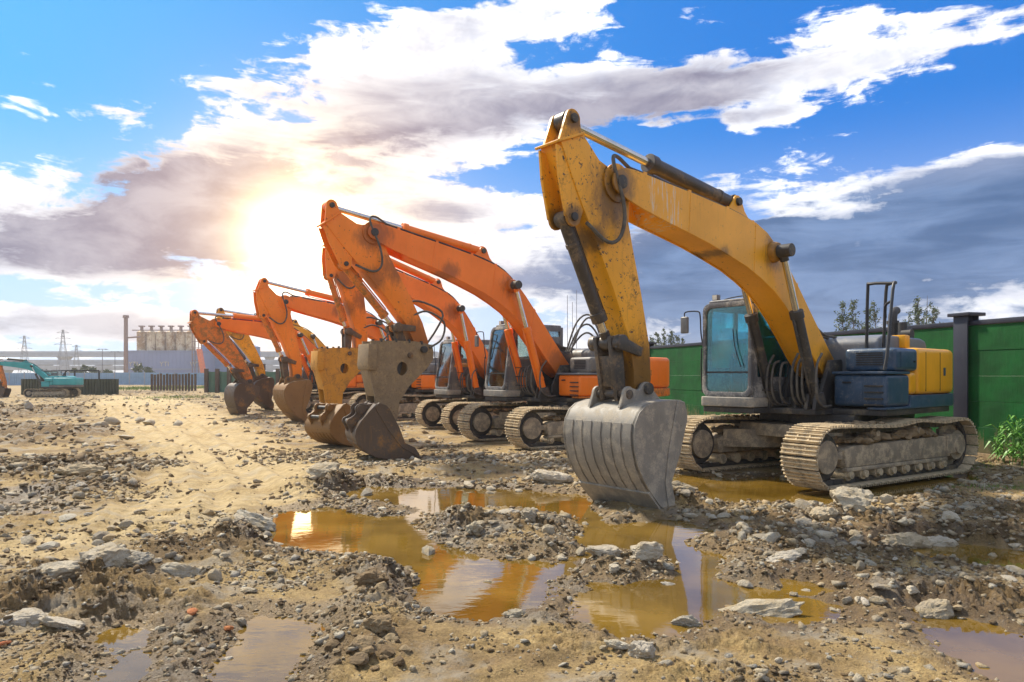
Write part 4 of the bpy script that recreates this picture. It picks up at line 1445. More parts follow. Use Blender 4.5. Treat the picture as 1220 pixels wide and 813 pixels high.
def loose_bucket(label, x, y, heading, rot, mat, scale=1.0):
    kk = complex(math.cos(R(rot)), math.sin(R(rot)))
    raw = [kk * complex(p[0] - 5.0, p[1] - .6) for p in BUCKET_SIDE]
    zmin = min(q.imag for q in raw) + .02

    def ft(p):
        q = kk * complex(p[0] - 5.0, p[1] - .6)
        return (q.real, q.imag - zmin)
    root = empty('digger_bucket', (x, y, 0), R(heading), label, 'bucket', 'spare buckets standing on the ground', scale)
    body = bucket_parts(root, 0.0, ft, mat, 2, w=.60)
    for p in (BUCKET_PIN, LINK_PIN):
        q = ft(p)
        MB().cyl((q[0], -.31, q[1]), (q[0], .31, q[1]), .055, n=16).build('pin', 'dark_steel', body)
        for s_ in (1, -1):
            MB().cyl((q[0], s_ * .286, q[1]), (q[0], s_ * .325, q[1]), .095, n=18).build('boss', mat, body)


loose_bucket('dark brown digger bucket on the ground in front of the grey breaker box', -2.60, 14.7, 203, -47, 'rusty_bucket', .94)
loose_bucket('ochre and brown digger bucket on the ground below the ochre breaker box', -4.12, 17.0, 230, -44, 'ochre_bucket', .82)
# ---------------------------------------------------------------- green boundary wall
def wall_materials():
    m, t, b, v, o = new_mat('green_board')
    n1 = noise_node(t, v, 1.2, 6, .6)
    n2 = noise_node(t, vscale(t, v, (7, 7, .7)), 2.0, 7, .7)
    c = mixc(t, n1.smooth(.3, .7), (0.0005, 0.050, 0.007), (0.001, 0.095, 0.014))
    sp = noise_node(t, v, 30, 6, .75).smooth(.66, .74)
    c = mixc(t, n2.smooth(.55, .80) * .25 + sp * .15, c, (0.03, 0.09, 0.03))
    sp_ = t.nodes.new('ShaderNodeSeparateXYZ')
    t.links.new(v, sp_.inputs[0])
    spl = (n2 * .8 - NX(t, sp_.outputs[2]) * .55 + noise_node(t, v, 14, 6, .75) * .6).smooth(.42, .62)
    c = mixc(t, spl * .7, c, (0.17, 0.125, 0.07))
    setc(t, b, 'Base Color', c)
    b.inputs['Roughness'].default_value = .7
    b.inputs['Specular IOR Level'].default_value = .25
    add_bump(t, b, n2 * .3 + noise_node(t, v, 1.6, 3, .5), .5, .05)
    paint('navy_post', (0.006, 0.009, 0.024), .10, (.07, .07, .07), .5, .3)


wall_materials()
WD = np.array([-.2897, .9571])
W0 = np.array([9.67, 14.1])
WA = math.atan2(WD[1], WD[0])


def boundary_wall():
    root = empty('boundary_wall', (W0[0], W0[1], 0), WA, 'long green board wall with navy posts behind the parked excavators', 'wall')
    t0 = -13.25
    meshes = {}
    k = 0
    while t0 < 62:
        ln = 7.0
        for j in range(5):
            z0 = .10 + .52 * j
            key = j
            if key not in meshes:
                mb = MB()
                mb.box(.05, ln - .05, -.035, .035, z0, z0 + .5185)
                meshes[key] = mb.mesh('board', 'green_board', .004, 1)
            o = bpy.data.objects.new('board', meshes[key])
            col.objects.link(o)
            o.parent = root
            o.location = (t0, random.uniform(-.006, .006), 0)
        if 'rail' not in meshes:
            meshes['rail'] = MB().box(.10, ln - .10, -.07, .07, 2.705, 2.80).mesh('top_rail', 'navy_post', .01)
            p = MB()
            p.box(-.09, .09, -.22, -.19, -.1, 2.90)
            p.box(-.165, .165, .10, .13, -.1, 2.90)
            p.box(-.165, .165, -.185, -.155, -.1, 2.90)
            p.box(-.05, .05, -.155, .10, -.1, 2.90)
            meshes['post'] = p.mesh('post', 'navy_post', .008)
            meshes['cap'] = MB().box(-.25, .25, -.27, .20, 2.90, 2.97).mesh('cap', 'navy_post', .012)
            meshes['kerb'] = MB().box(0, ln, -.10, .10, -.15, .095).mesh('plinth', 'mud_clod', .01)
        for nm in ('rail', 'post', 'kerb'):
            o = bpy.data.objects.new(meshes[nm].name.split('.')[0], meshes[nm])
            col.objects.link(o)
            o.parent = root
            o.location = (t0, 0, 0)
            if nm == 'post':
                c_ = bpy.data.objects.new('cap', meshes['cap'])
                col.objects.link(c_)
                c_.parent = o
        t0 += ln


boundary_wall()

# ---------------------------------------------------------------- leaves, trees, weeds
m_, t_, b_, v_, o_ = new_mat('leaf')
nn_ = noise_node(t_, v_, 2.2, 4, .6)
setc(t_, b_, 'Base Color', mixc(t_, nn_.smooth(.3, .7), (0.045, 0.075, 0.018), (0.10, 0.13, 0.04)))
b_.inputs['Roughness'].default_value = .6
m_, t_, b_, v_, o_ = new_mat('weed_leaf')
nn_ = noise_node(t_, v_, 5, 4, .6)
setc(t_, b_, 'Base Color', mixc(t_, nn_.smooth(.3, .7), (0.05, 0.17, 0.015), (0.14, 0.34, 0.04)))
b_.inputs['Roughness'].default_value = .5
plain('bark', (0.10, 0.075, 0.055), .9)
plain('grass_blade', (0.16, 0.24, 0.04), .7, 0, .4, 2, 0)


def tree(nm, label, x, y, h, spread, seed, density=1.0, leaf=.10, group=None, slender=True):
    rr = random.Random(seed)
    root = empty(nm, (x, y, 0), rr.uniform(0, 6), label, 'tree', group)
    tr = MB()
    pts = [Vector((0, 0, -.1))]
    for k in range(1, 8):
        pts.append(Vector((rr.uniform(-.05, .05) * k * .3, rr.uniform(-.05, .05) * k * .3, h * k / 7)))
    for k in range(7):
        tr.cyl(pts[k], pts[k + 1], .10 * (1 - k / 7.6) * h / 7, .10 * (1 - (k + 1) / 7.6) * h / 7, 7)
    ends = []
    for k in range(int(26 * density) + 8):
        f = rr.uniform(.25, .98)
        i = min(6, int(f * 7))
        base = pts[i].lerp(pts[i + 1], f * 7 - i)
        a = rr.uniform(0, 2 * math.pi)
        L = spread * (1.15 - f) * rr.uniform(.5, 1.2) if slender else spread * math.sin(math.pi * min(1, f)) * rr.uniform(.6, 1.1)
        up = rr.uniform(.7, 1.5) if slender else rr.uniform(.1, .8)
        e = base + Vector((math.cos(a) * L, math.sin(a) * L, L * up))
        tr.cyl(base, e, .022 * h / 7, .006 * h / 7, 4)
        ends.append((base, e))
    tr.build('trunk', 'bark', root)
    V, F_ = [], []
    for base, e in ends:
        for _ in range(int(26 * density)):
            c = base.lerp(e, rr.uniform(.3, 1.15)) + Vector((rr.gauss(0, .16), rr.gauss(0, .16), rr.gauss(0, .2))) * spread * .45
            n = Vector((rr.gauss(0, 1), rr.gauss(0, 1), rr.gauss(0, 1))).normalized()
            a = n.orthogonal().normalized()
            b = n.cross(a)
            s = leaf * rr.uniform(.6, 1.4)
            o = len(V)
            V += [c - a * s, c + b * s * .5, c + a * s, c - b * s * .5]
            F_.append((o, o + 1, o + 2, o + 3))
    cr = MB()
    cr.add(V, F_)
    cr.build('crown', 'leaf', root)
    return root


i_ = 0
for px, py, Y in ((1004, 368, 52), (1018, 362, 58), (1033, 372, 55), (1043, 366, 64), (1082, 378, 60), (1094, 362, 56), (1104, 358, 62), (1113, 372, 58)):
    X = (px - 610) / FPX * Y
    h = CAM_H + (HORIZON - py) / FPX * Y
    tree('poplar_tree', 'slender sparse poplar showing above the green wall behind the yellow engine hood', X, Y, h * 1.05, 1.15, 100 + i_, 1.1, .085, 'poplars above the wall')
    i_ += 1
for px, py, Y in ((783, 398, 92), (791, 392, 96), (799, 396, 94), (807, 401, 98), (775, 404, 95), (813, 404, 100)):
    X = (px - 610) / FPX * Y
    h = CAM_H + (HORIZON - py) / FPX * Y
    tree('poplar_tree', 'far slender poplar above the green wall between the yellow stick and the cab mirror', X, Y, h, 1.3, 200 + i_, 1.0, .11, 'far poplars past the wall')
    i_ += 1
for px, py, Y in ((652, 424, 85), (668, 427, 88), (690, 423, 84), (706, 425, 90), (722, 427, 88)):
    X = (px - 610) / FPX * Y
    h = CAM_H + (HORIZON - py) / FPX * Y
    tree('bushy_tree', 'low bushy green tree just topping the wall behind the hose loops', X, Y, h, 1.6, 300 + i_, 1.0, .20, 'low bushy trees past the wall', slender=False)
    i_ += 1
for px, py, Y in ((100, 436, 150), (110, 438, 155), (166, 433, 150), (176, 438, 152), (88, 440, 158), (128, 441, 154)):
    X = (px - 610) / FPX * Y
    h = CAM_H + (HORIZON - py) / FPX * Y
    tree('young_tree', 'small yellowish green tree behind the pale blue hoarding', X, Y, h, 1.3, 400 + i_, .8, .22, 'young trees behind the hoarding', slender=False)
    i_ += 1
plain('pole_grey', (0.20, 0.20, 0.21), .5)
for k, (px, py) in enumerate(((676, 352), (682, 360), (687, 346))):
    Y = 58 + k
    o = MB().cyl(((px - 610) / FPX * Y, Y, 0), ((px - 610) / FPX * Y, Y, CAM_H + (HORIZON - py) / FPX * Y), .035, .02, 6).build('thin_pole', 'pole_grey')
    tag(o, 'tall thin grey pole rising behind the green wall beside the hose loops', 'pole', 'three thin poles behind the wall')


def weed(x, y, h, seed, label, n=7):
    rr = random.Random(seed)
    z = float(ground_height(np.array([x]), np.array([y]))[0])
    root = empty('reed_plant', (x, y, z), 0, label, 'plant', 'weeds at the foot of the green wall')
    for s in range(n):
        a, lean = rr.uniform(0, 6.28), rr.uniform(.05, .3)
        hh = h * rr.uniform(.5, 1.0)
        bx, by = rr.gauss(0, .10), rr.gauss(0, .10)
        pts = [Vector((bx + math.cos(a) * lean * hh * (q / 4) ** 1.6, by + math.sin(a) * lean * hh * (q / 4) ** 1.6, hh * q / 4)) for q in range(5)]
        MB().tube(pts, .006, 5, 2).build('stem', 'weed_leaf', root)
        lf = MB()
        for q in range(int(12 * hh) + 5):
            f = rr.uniform(.12, 1) * 4
            i = min(3, int(f))
            p = pts[i].lerp(pts[i + 1], f - i)
            b = rr.uniform(0, 6.28)
            L, w = rr.uniform(.14, .34), rr.uniform(.012, .024)
            d = Vector((math.cos(b), math.sin(b), 0))
            sd_ = Vector((-d.y, d.x, 0))
            c1, c2 = p + d * L * .5 + Vector((0, 0, L * .42)), p + d * L + Vector((0, 0, L * rr.uniform(-.15, .35)))
            lf.add([p - sd_ * w * .4, p + sd_ * w * .4, c1 + sd_ * w, c1 - sd_ * w, c2], [(0, 1, 2, 3), (3, 2, 4)])
        lf.build('leaf_spray', 'weed_leaf', root, kind='stuff')


for k, (px, py, h) in enumerate(((1200, 552, .75), (1213, 556, .95), (1226, 556, 1.0), (1207, 548, .55))):
    weed(*g(px, py), h, 50 + k, ('mid height green reed at the wall nearest the navy post', 'tall green reed with arching leaves between other reeds by the wall', 'tallest green reed at the wall, farthest from the navy post', 'shortest green reed close against the green boards')[k])

# ---------------------------------------------------------------- far side of the site
paint('netting_green', (0.10, 0.20, 0.13), .3, (.25, .24, .18), .8, .1)
paint('rust_brown', (0.10, 0.060, 0.035), .3, (.2, .15, .1), .8, .2)
paint('pale_blue_sheet', (0.26, 0.40, 0.56), .2, (.4, .4, .38), .5, .1)
paint('dark_sheet', (0.045, 0.050, 0.022), .25, (.12, .1, .06), .7, .1)
paint('plant_blue', (0.24, 0.28, 0.46), .15, (.3, .28, .3), .6, .1, scale=.1)
paint('plant_blue2', (0.14, 0.22, 0.42), .15, (.3, .28, .3), .6, .1, scale=.1)
paint('silo_rust', (0.78, 0.66, 0.46), .70, (0.36, 0.20, 0.08), .75, .3, streak=.5, scale=.12)
paint('chimney_rust', (0.26, 0.16, 0.13), .3, (.3, .2, .15), .8, .1, scale=.2)
plain('concrete', (0.36, 0.37, 0.40), .85, 0, .12, .3, 0)
plain('signal_orange', (0.75, 0.16, 0.03), .5, 0, .15, 1, 0)
plain('white_letters', (0.52, 0.47, 0.38), .6, 0, .15, .5, 0)


def wpos(px, Y):
    return (px - 610) / FPX * Y


def zpos(py, Y):
    return CAM_H + (HORIZON - py) / FPX * Y


def netting():
    Y = 66.0
    xs = [wpos(p, Y) for p in (246, 259, 273, 287, 300, 314, 331, 350, 372, 396)]
    root = empty('netting_fence', (xs[0], Y, 0), 0, 'green netting fence on dark brown posts beyond the last bucket', 'fence')
    for i, x in enumerate(xs):
        hh = 2.25 if i % 3 != 2 else 2.7
        MB().box(x - xs[0] - .16, x - xs[0] + .16, -.16, .12, -.2, hh).build('post', 'rust_brown', root, bevel=.02)
        if i + 1 < len(xs):
            mb = MB()
            n = 10
            vs = []
            for k in range(n + 1):
                u = k / n
                xx = (x + (xs[i + 1] - x) * u) - xs[0]
                sag = .10 * math.sin(math.pi * u)
                yo = .16 + .05 * math.sin(u * 9 + i)
                vs += [(xx, yo, 0.05), (xx, yo + .02, 2.05 - sag), (xx, yo + .03, .05), (xx, yo + .05, 2.05 - sag)]
            fs = []
            for k in range(n):
                a, b = k * 4, k * 4 + 4
                fs += [(a, b, b + 1, a + 1), (b + 2, a + 2, a + 3, b + 3), (a + 1, b + 1, b + 3, a + 3)]
            mb.add(vs, fs)
            mb.build('net', 'netting_green', root)


netting()


def post_row():
    Y = 75.0
    x0 = wpos(181, Y)
    root = empty('post_fence', (x0, Y, 0), 0, 'row of close set rusty brown posts in front of the pale blue hoarding', 'fence')
    for k in range(15):
        x = (wpos(181 + 4.3 * k, Y) - x0)
        MB().box(x - .085, x + .085, -.10 - .12 * k, .08 - .12 * k, -.2, 1.75 + random.uniform(-.08, .08)).build('post', 'rust_brown', root)


post_row()


def hoarding():
    Y = 112.0
    x0, x1 = wpos(-60, Y), wpos(262, Y)
    root = empty('hoarding', (x0, Y, 0), 0, 'pale blue sheet hoarding across the far edge of the site', 'fence')
    n = 18
    w = (x1 - x0) / n
    me = None
    for k in range(n):
        if me is None:
            mb = MB()
            for j in range(8):
                mb.box(.04 + j * (w - .08) / 8, .04 + (j + .62) * (w - .08) / 8, -.06, 0, .05, 2.0)
            mb.box(.04, w - .04, 0, .05, .05, 2.0)
            me = mb.mesh('panel', 'pale_blue_sheet')
        o = bpy.data.objects.new('panel', me)
        col.objects.link(o)
        o.parent = root
        o.location = (k * w, 0, random.uniform(-.05, .05))
        MB().box(k * w - .07, k * w + .07, -.12, -.02, -.1, 2.1).build('post', 'concrete', root)


hoarding()


def barrier():
    Y = 60.0
    x0, x1 = wpos(25, Y), wpos(142, Y)
    root = empty('corrugated_barrier', (x0, Y, 0), 0, 'dark olive corrugated sheet barrier behind the teal excavator', 'barrier')
    n = int((x1 - x0) / .25)
    for k in range(n):
        x = k * .25
        mb = MB()
        mb.prism_z([(x, .0), (x + .07, -.09), (x + .18, -.09), (x + .25, 0), (x + .25, .03), (x + .17, -.05), (x + .08, -.05), (x, .03)], -.1, 1.33)
        mb.build('rib', 'dark_sheet', root)
    fr = MB()
    Yf = 2.0
    a, b, c, d = (wpos(p, Y + Yf) - x0 for p in (62, 89, 118, 92))
    z = 2.05
    f = empty('pipe_frame', (x0, Y + Yf, 0), 0, 'thin dark pipe frame standing above the corrugated barrier', 'frame')
    MB().box(a, c, -.04, .04, z - .05, z + .05).build('top_bar', 'black_paint', f)
    for x in (a, b, c):
        MB().box(x - .05, x + .05, -.05, .05, -.1, z - .051).build('leg', 'black_paint', f)


barrier()


def plant():
    Y = 250.0
    x0, x1 = wpos(153, Y), wpos(239, Y)
    cx = (x0 + x1) / 2
    root = empty('silo_building', (cx, Y, 0), 0, 'blue grey plant building carrying six rust streaked silos', 'building')
    zt = zpos(419, Y)
    hw = (x1 - x0) / 2
    MB().box(-hw, hw, 0, 14, -.2, zt).build('wall', 'plant_blue', root)
    n = 18
    for k in range(n + 1):
        x = -hw + 2 * hw * k / n
        MB().box(x - .06, x + .06, -.08, -.003, 0, zt).build('wall_seam', 'plant_blue', root)
    MB().box(-hw - .1, hw + .1, -.25, -.09, zpos(440, Y) - .12, zpos(440, Y) + .12).build('ledge', 'concrete', root)
    MB().box(-hw - .2, hw + .2, -.3, 14.2, zt + .003, zt + .35).build('parapet', 'plant_blue', root)
    d = (wpos(227, Y) - wpos(156, Y)) / 6
    ztop = zpos(394, Y)
    for k in range(6):
        x = wpos(156, Y) + d * (k + .5) - cx
        s = MB()
        r = d * .47
        s.cyl((x, 4, zt + .36), (x, 4, ztop - .3), r, n=24)
        so = s.build('silo', 'silo_rust', root)
        for q in range(5):
            zz = zt + .8 + (ztop - zt - 1.6) * q / 4
            MB().cyl((x, 4, zz), (x, 4, zz + .18), r + .06, n=24).build('hoop', 'silo_rust', so)
        MB().cyl((x, 4, ztop - .3), (x, 4, ztop + .1), r + .05, r * .5, n=24).build('silo_roof', 'silo_rust', so)
        cp = MB()
        cp.cyl((x, 4, ztop - .1), (x, 4, ztop + 1.6), .55, n=10)
        cp.box(x - .85, x + .85, 3.3, 4.7, ztop + 1.55, ztop + 2.0)
        cp.build('silo_vent', 'chimney_rust', so)
    wk = MB()
    wk.box(wpos(155, Y) - cx, wpos(228, Y) - cx, 1.2, 1.8, ztop + .05, ztop + .35)
    wk.build('walkway', 'chimney_rust', root)
    cv = bpy.data.curves.new('sign', 'FONT')
    for k, (px, tx) in enumerate(((152, 'YTI'), (189, 'YTI'), (225, 'WTI'))):
        cv = bpy.data.curves.new('lettering', 'FONT')
        cv.body = tx
        cv.size = 2.3
        cv.extrude = .05
        tmp = bpy.data.objects.new('tmp', cv)
        col.objects.link(tmp)
        dg = bpy.context.evaluated_depsgraph_get()
        me = bpy.data.meshes.new_from_object(tmp.evaluated_get(dg))
        bpy.data.objects.remove(tmp)
        me.materials.clear()
        me.materials.append(MATS['white_letters'])
        o = bpy.data.objects.new('lettering', me)
        col.objects.link(o)
        o.parent = root
        o.rotation_euler = (R(90), 0, 0)
        o.location = (wpos(px, Y) - cx + .4, -.16, zpos(436.5, Y))
    # lift tower, orange conveyor, neighbouring shed, chimney
    tw = empty('lift_tower', (wpos(234.5, 246), 246, 0), 0, 'narrow lattice lift tower at the end of the silos', 'tower')
    zz = zpos(384, 246)
    for sx in (-1, 1):
        for sy in (-1, 1):
            MB().box(sx * 1.1 - .12, sx * 1.1 + .12, sy * 1.1 - .12, sy * 1.1 + .12, 0, zz).build('leg', 'chimney_rust', tw)
    for q in range(9):
        z = zz * (q + 1) / 9
        MB().box(-1.2, 1.2, -1.25, 1.25, z - .12, z).build('landing', 'chimney_rust', tw)
    cvx = MB()
    a, b = wpos(246, 243), wpos(238, 243)
    cvx.add([(a, 242, 0), (a - 1.2, 242, 0), (b - .8, 242, zpos(416, 243)), (b + .4, 242, zpos(416, 243)), (a, 244, 0), (a - 1.2, 244, 0), (b - .8, 244, zpos(416, 243)), (b + .4, 244, zpos(416, 243))],
            [(0, 1, 2, 3), (7, 6, 5, 4), (0, 4, 5, 1), (1, 5, 6, 2), (2, 6, 7, 3), (3, 7, 4, 0)])
    tag(cvx.build('conveyor', 'signal_orange'), 'steep orange conveyor leaning on the plant building', 'conveyor')
    sx0, sx1 = wpos(240, 262), wpos(292, 262)
    sh = empty('plant_shed', ((sx0 + sx1) / 2, 262, 0), 0, 'plain blue shed beside the silo building', 'building')
    h = (sx1 - sx0) / 2
    MB().box(-h, h, 0, 16, -.2, zpos(412, 262)).build('wall', 'plant_blue2', sh)
    MB().prism([(-h - .3, zpos(412, 262)), (h + .3, zpos(412, 262)), (0, zpos(403, 262))], -.3, 16.3).build('roof', 'plant_blue2', sh)
    MB().box(-h, h, -.2, -.003, 0, 1.6).build('base_band', 'white_letters', sh)
    ch = empty('chimney', (wpos(150, 240), 240, 0), 0, 'tall thin rusty chimney at the end of the silo building', 'chimney')
    zc = zpos(379, 240)
    MB().cyl((0, 0, -.2), (0, 0, zc), .72, .62, n=18).build('stack', 'chimney_rust', ch)
    MB().cyl((0, 0, zc), (0, 0, zc + .9), 1.0, .9, n=18).build('cowl', 'chimney_rust', ch)
    MB().cyl((.4, 0, zc * .68), (4.2, 1.5, zc * .70), .28, n=10).build('duct', 'chimney_rust', ch)


plant()


def viaduct(label, Y, zdeck, th, px0, px1, slope, npier, width=14):
    x0, x1 = wpos(px0, Y), wpos(px1, Y)
    root = empty('viaduct', (x0, Y, 0), slope, label, 'bridge')
    L = x1 - x0
    MB().box(0, L, 0, width, zdeck - th, zdeck).build('deck', 'concrete', root)
    MB().box(0, L, -.3, -.003, zdeck - .4, zdeck + 1.0).build('parapet', 'concrete', root)
    MB().box(0, L, width + .003, width + .3, zdeck - .4, zdeck + 1.0).build('parapet', 'concrete', root)
    for k in range(npier):
        x = L * (k + .5) / npier
        p = MB()
        p.box(x - 1.3, x + 1.3, width * .3, width * .7, -.2, zdeck - th - 1.6)
        p.add([(x - 1.3, width * .3, zdeck - th - 2.6), (x + 1.3, width * .3, zdeck - th - 2.6), (x + 1.3, width * .7, zdeck - th - 2.6), (x - 1.3, width * .7, zdeck - th - 2.6),
               (x - 1.5, .6, zdeck - th - .003), (x + 1.5, .6, zdeck - th - .003), (x + 1.5, width - .6, zdeck - th - .003), (x - 1.5, width - .6, zdeck - th - .003)],
              [(0, 3, 2, 1), (4, 5, 6, 7), (0, 1, 5, 4), (1, 2, 6, 5), (2, 3, 7, 6), (3, 0, 4, 7)])
        p.build('pier', 'concrete', root)


viaduct('upper pale concrete viaduct crossing behind the plant', 430, zpos(420.5, 430), 2.2, -140, 520, R(1.2), 8)
viaduct('lower pale concrete viaduct passing beneath the upper one', 400, zpos(431, 400), 1.8, -140, 520, R(-.6), 9)
viaduct('lowest pale concrete ramp beside the viaducts', 380, zpos(438, 380), 1.4, -140, 420, 0, 10, 9)


def pylon(label, px, py, Y):
    h = zpos(py, Y)
    root = empty('power_pylon', (wpos(px, Y), Y, 0), .3, label, 'pylon', 'power pylons on the skyline')
    m = MB()
    w = h * .10
    lv = [0, .2, .38, .54, .68, .8, .9, 1.0]
    prev = None
    for f in lv:
        ww = w * (1 - f) ** 1.15 + .25
        c = [Vector((sx * ww, sy * ww, h * f)) for sx, sy in ((-1, -1), (1, -1), (1, 1), (-1, 1))]
        if prev:
            for i in range(4):
                m.cyl(prev[i], c[i], .10, n=4)
                m.cyl(prev[i], c[(i + 1) % 4], .05, n=4)
                m.cyl(prev[(i + 1) % 4], c[i], .05, n=4)
        prev = c
    m.build('lattice_mast', 'pole_grey', root)
    for f, L in ((.70, .16), (.82, .14), (.94, .11)):
        a = MB()
        a.cyl((-h * L, 0, h * f), (h * L, 0, h * f), .09, n=4)
        a.cyl((-h * L, 0, h * f), (0, 0, h * (f + .05)), .06, n=4)
        a.cyl((h * L, 0, h * f), (0, 0, h * (f + .05)), .06, n=4)
        a.build('cross_arm', 'pole_grey', root)


pylon('tall lattice power pylon above the viaduct behind the teal excavator', 75, 393, 300)
pylon('lattice power pylon above the teal excavator boom', 29, 400, 330)
pylon('small far lattice pylon between the two taller pylons and the chimney', 91, 411, 345)
for k, (px, py, Y) in enumerate(((122, 416, 150), (137, 419, 156), (288, 424, 160))):
    lp = empty('lamp_post', (wpos(px, Y), Y, 0), 0, 'slim dark lamp post behind the pale blue hoarding', 'lamp post', 'lamp posts beyond the hoarding')
    z = zpos(py, Y)
    MB().cyl((0, 0, -.1), (0, 0, z), .10, .06, 8).build('pole', 'pole_grey', lp)
    MB().box(-.9, .9, -.06, .06, z - .08, z + .02).build('arm', 'pole_grey', lp)
    for s in (-1, 1):
        MB().box(s * .9 - .3, s * .9 + .3, -.12, .12, z - .16, z - .09).build('lamp_head', 'mirror_grey', lp)


# short grass on the far bank
def grass_patch(nm, px, py, rx, ry, n, h, seed):
    rr = random.Random(seed)
    x0, y0 = g(px, py)
    mb = MB()
    xs = np.array([x0 + rr.gauss(0, rx) for _ in range(n)])
    ys = np.array([y0 + rr.gauss(0, ry) for _ in range(n)])
    zs = ground_height(xs, ys)
    for x, y, z in zip(xs, ys, zs):
        a = rr.uniform(0, 6.28)
        w, hh = h * .10, h * rr.uniform(.5, 1.2)
        lx, ly = rr.gauss(0, .3) * hh, rr.gauss(0, .3) * hh
        mb.add([(x - w * math.cos(a), y - w * math.sin(a), z - .02), (x + w * math.cos(a), y + w * math.sin(a), z - .02), (x + lx, y + ly, z + hh)], [(0, 1, 2)])
    o = mb.build(nm, 'grass_blade')
    tag(o, 'short green grass growing on the rubble', 'grass', None, 'stuff')


grass_patch('grass', 190, 463, 3.5, 6, 3000, .30, 1)
grass_patch('grass', 215, 474, 1.5, 2.5, 900, .16, 2)
grass_patch('grass', 1190, 582, .45, .25, 500, .05, 3)
grass_patch('grass', 1170, 556, .5, .2, 400, .06, 4)


# ---------------------------------------------------------------- haze over the whole plain
def haze():
    mb = MB()
    mb.box(-5300, 5300, -5300, 5300, -1.3, 25.5)
    m = bpy.data.materials.new('haze')
    m.use_nodes = True
    t = m.node_tree
    t.nodes.clear()
    o = t.nodes.new('ShaderNodeOutputMaterial')
    v = t.nodes.new('ShaderNodeVolumePrincipled')
    v.inputs['Color'].default_value = (.92, .93, .95, 1)
    v.inputs['Density'].default_value = HAZE
    v.inputs['Anisotropy'].default_value = 0.3
    t.links.new(v.outputs[0], o.inputs['Volume'])
    me = bpy.data.meshes.new('haze')
    me.from_pydata(mb.v, [], mb.f)
    me.materials.append(m)
    ob = bpy.data.objects.new('haze', me)
    col.objects.link(ob)
    ob['kind'] = 'stuff'
    ob['label'] = 'thin pale haze over the far plain'


HAZE = 0.00055
haze()
# ---------------------------------------------------------------- rubble
def stone_material(nm, cols, dusty=.5):
    m, t, b, v, o = new_mat(nm)
    at = t.nodes.new('ShaderNodeAttribute')
    at.attribute_name = 'tint'
    info = t.nodes.new('ShaderNodeObjectInfo')
    f = NX(t, at.outputs['Fac']) + NX(t, info.outputs['Random'])
    f = f._m('FRACT')
    r = t.nodes.new('ShaderNodeValToRGB')
    r.color_ramp.elements[0].color = (*cols[0], 1)
    r.color_ramp.elements[1].color = (*cols[-1], 1)
    for k, c in enumerate(cols[1:-1]):
        e = r.color_ramp.elements.new((k + 1) / (len(cols) - 1))
        e.color = (*c, 1)
    t.links.new(f.s, r.inputs[0])
    geo = t.nodes.new('ShaderNodeNewGeometry')
    n1 = noise_node(t, geo.outputs['Position'], 9.0, 7, .7)
    n2 = noise_node(t, geo.outputs['Position'], 60.0, 5, .7)
    c = mixc(t, n1.smooth(.42, .70) * dusty, r.outputs[0], (0.42, 0.32, 0.175))
    c = mixc(t, n2.smooth(.45, .75) * .45, c, mixc(t, 1.0, c, (.5, .47, .43), 'MULTIPLY'))
    setc(t, b, 'Base Color', c)
    b.inputs['Roughness'].default_value = .92
    add_bump(t, b, n2 + n1 * .8, 1.0, .03)
    return m


stone_material('rubble_stone', [(0.54, 0.47, 0.34), (0.38, 0.33, 0.24), (0.48, 0.36, 0.20), (0.60, 0.55, 0.43), (0.30, 0.26, 0.20), (0.50, 0.41, 0.27), (0.40, 0.38, 0.33)], .85)
stone_material('clod_mud', [(0.22, 0.145, 0.065), (0.14, 0.088, 0.040), (0.30, 0.205, 0.10), (0.36, 0.27, 0.15), (0.18, 0.12, 0.06)], .25)
stone_material('white_stone', [(0.62, 0.54, 0.40), (0.52, 0.45, 0.33), (0.58, 0.52, 0.42)], .7)
stone_material('brick_piece', [(0.55, 0.16, 0.05), (0.62, 0.22, 0.07)], .2)


def hull_rock(seed, npts=13, flat=.62):
    rr = random.Random(seed)
    bm = bmesh.new()
    for _ in range(npts):
        v = Vector((rr.gauss(0, 1), rr.gauss(0, 1), rr.gauss(0, 1))).normalized() * rr.uniform(.75, 1.0)
        bm.verts.new((v.x * rr.uniform(.9, 1.15), v.y * .85, v.z * flat))
    res = bmesh.ops.convex_hull(bm, input=bm.verts)
    bmesh.ops.delete(bm, geom=[e for e in res['geom_interior'] if isinstance(e, bmesh.types.BMVert)], context='VERTS')
    bmesh.ops.triangulate(bm, faces=bm.faces)
    bmesh.ops.recalc_face_normals(bm, faces=bm.faces)
    bm.verts.index_update()
    V = np.array([v.co[:] for v in bm.verts])
    F_ = np.array([[v.index for v in f.verts] for f in bm.faces])
    bm.free()
    return V, F_


HULLS = [hull_rock(s, 9 + s % 5, .5 + .04 * (s % 6)) for s in range(14)]


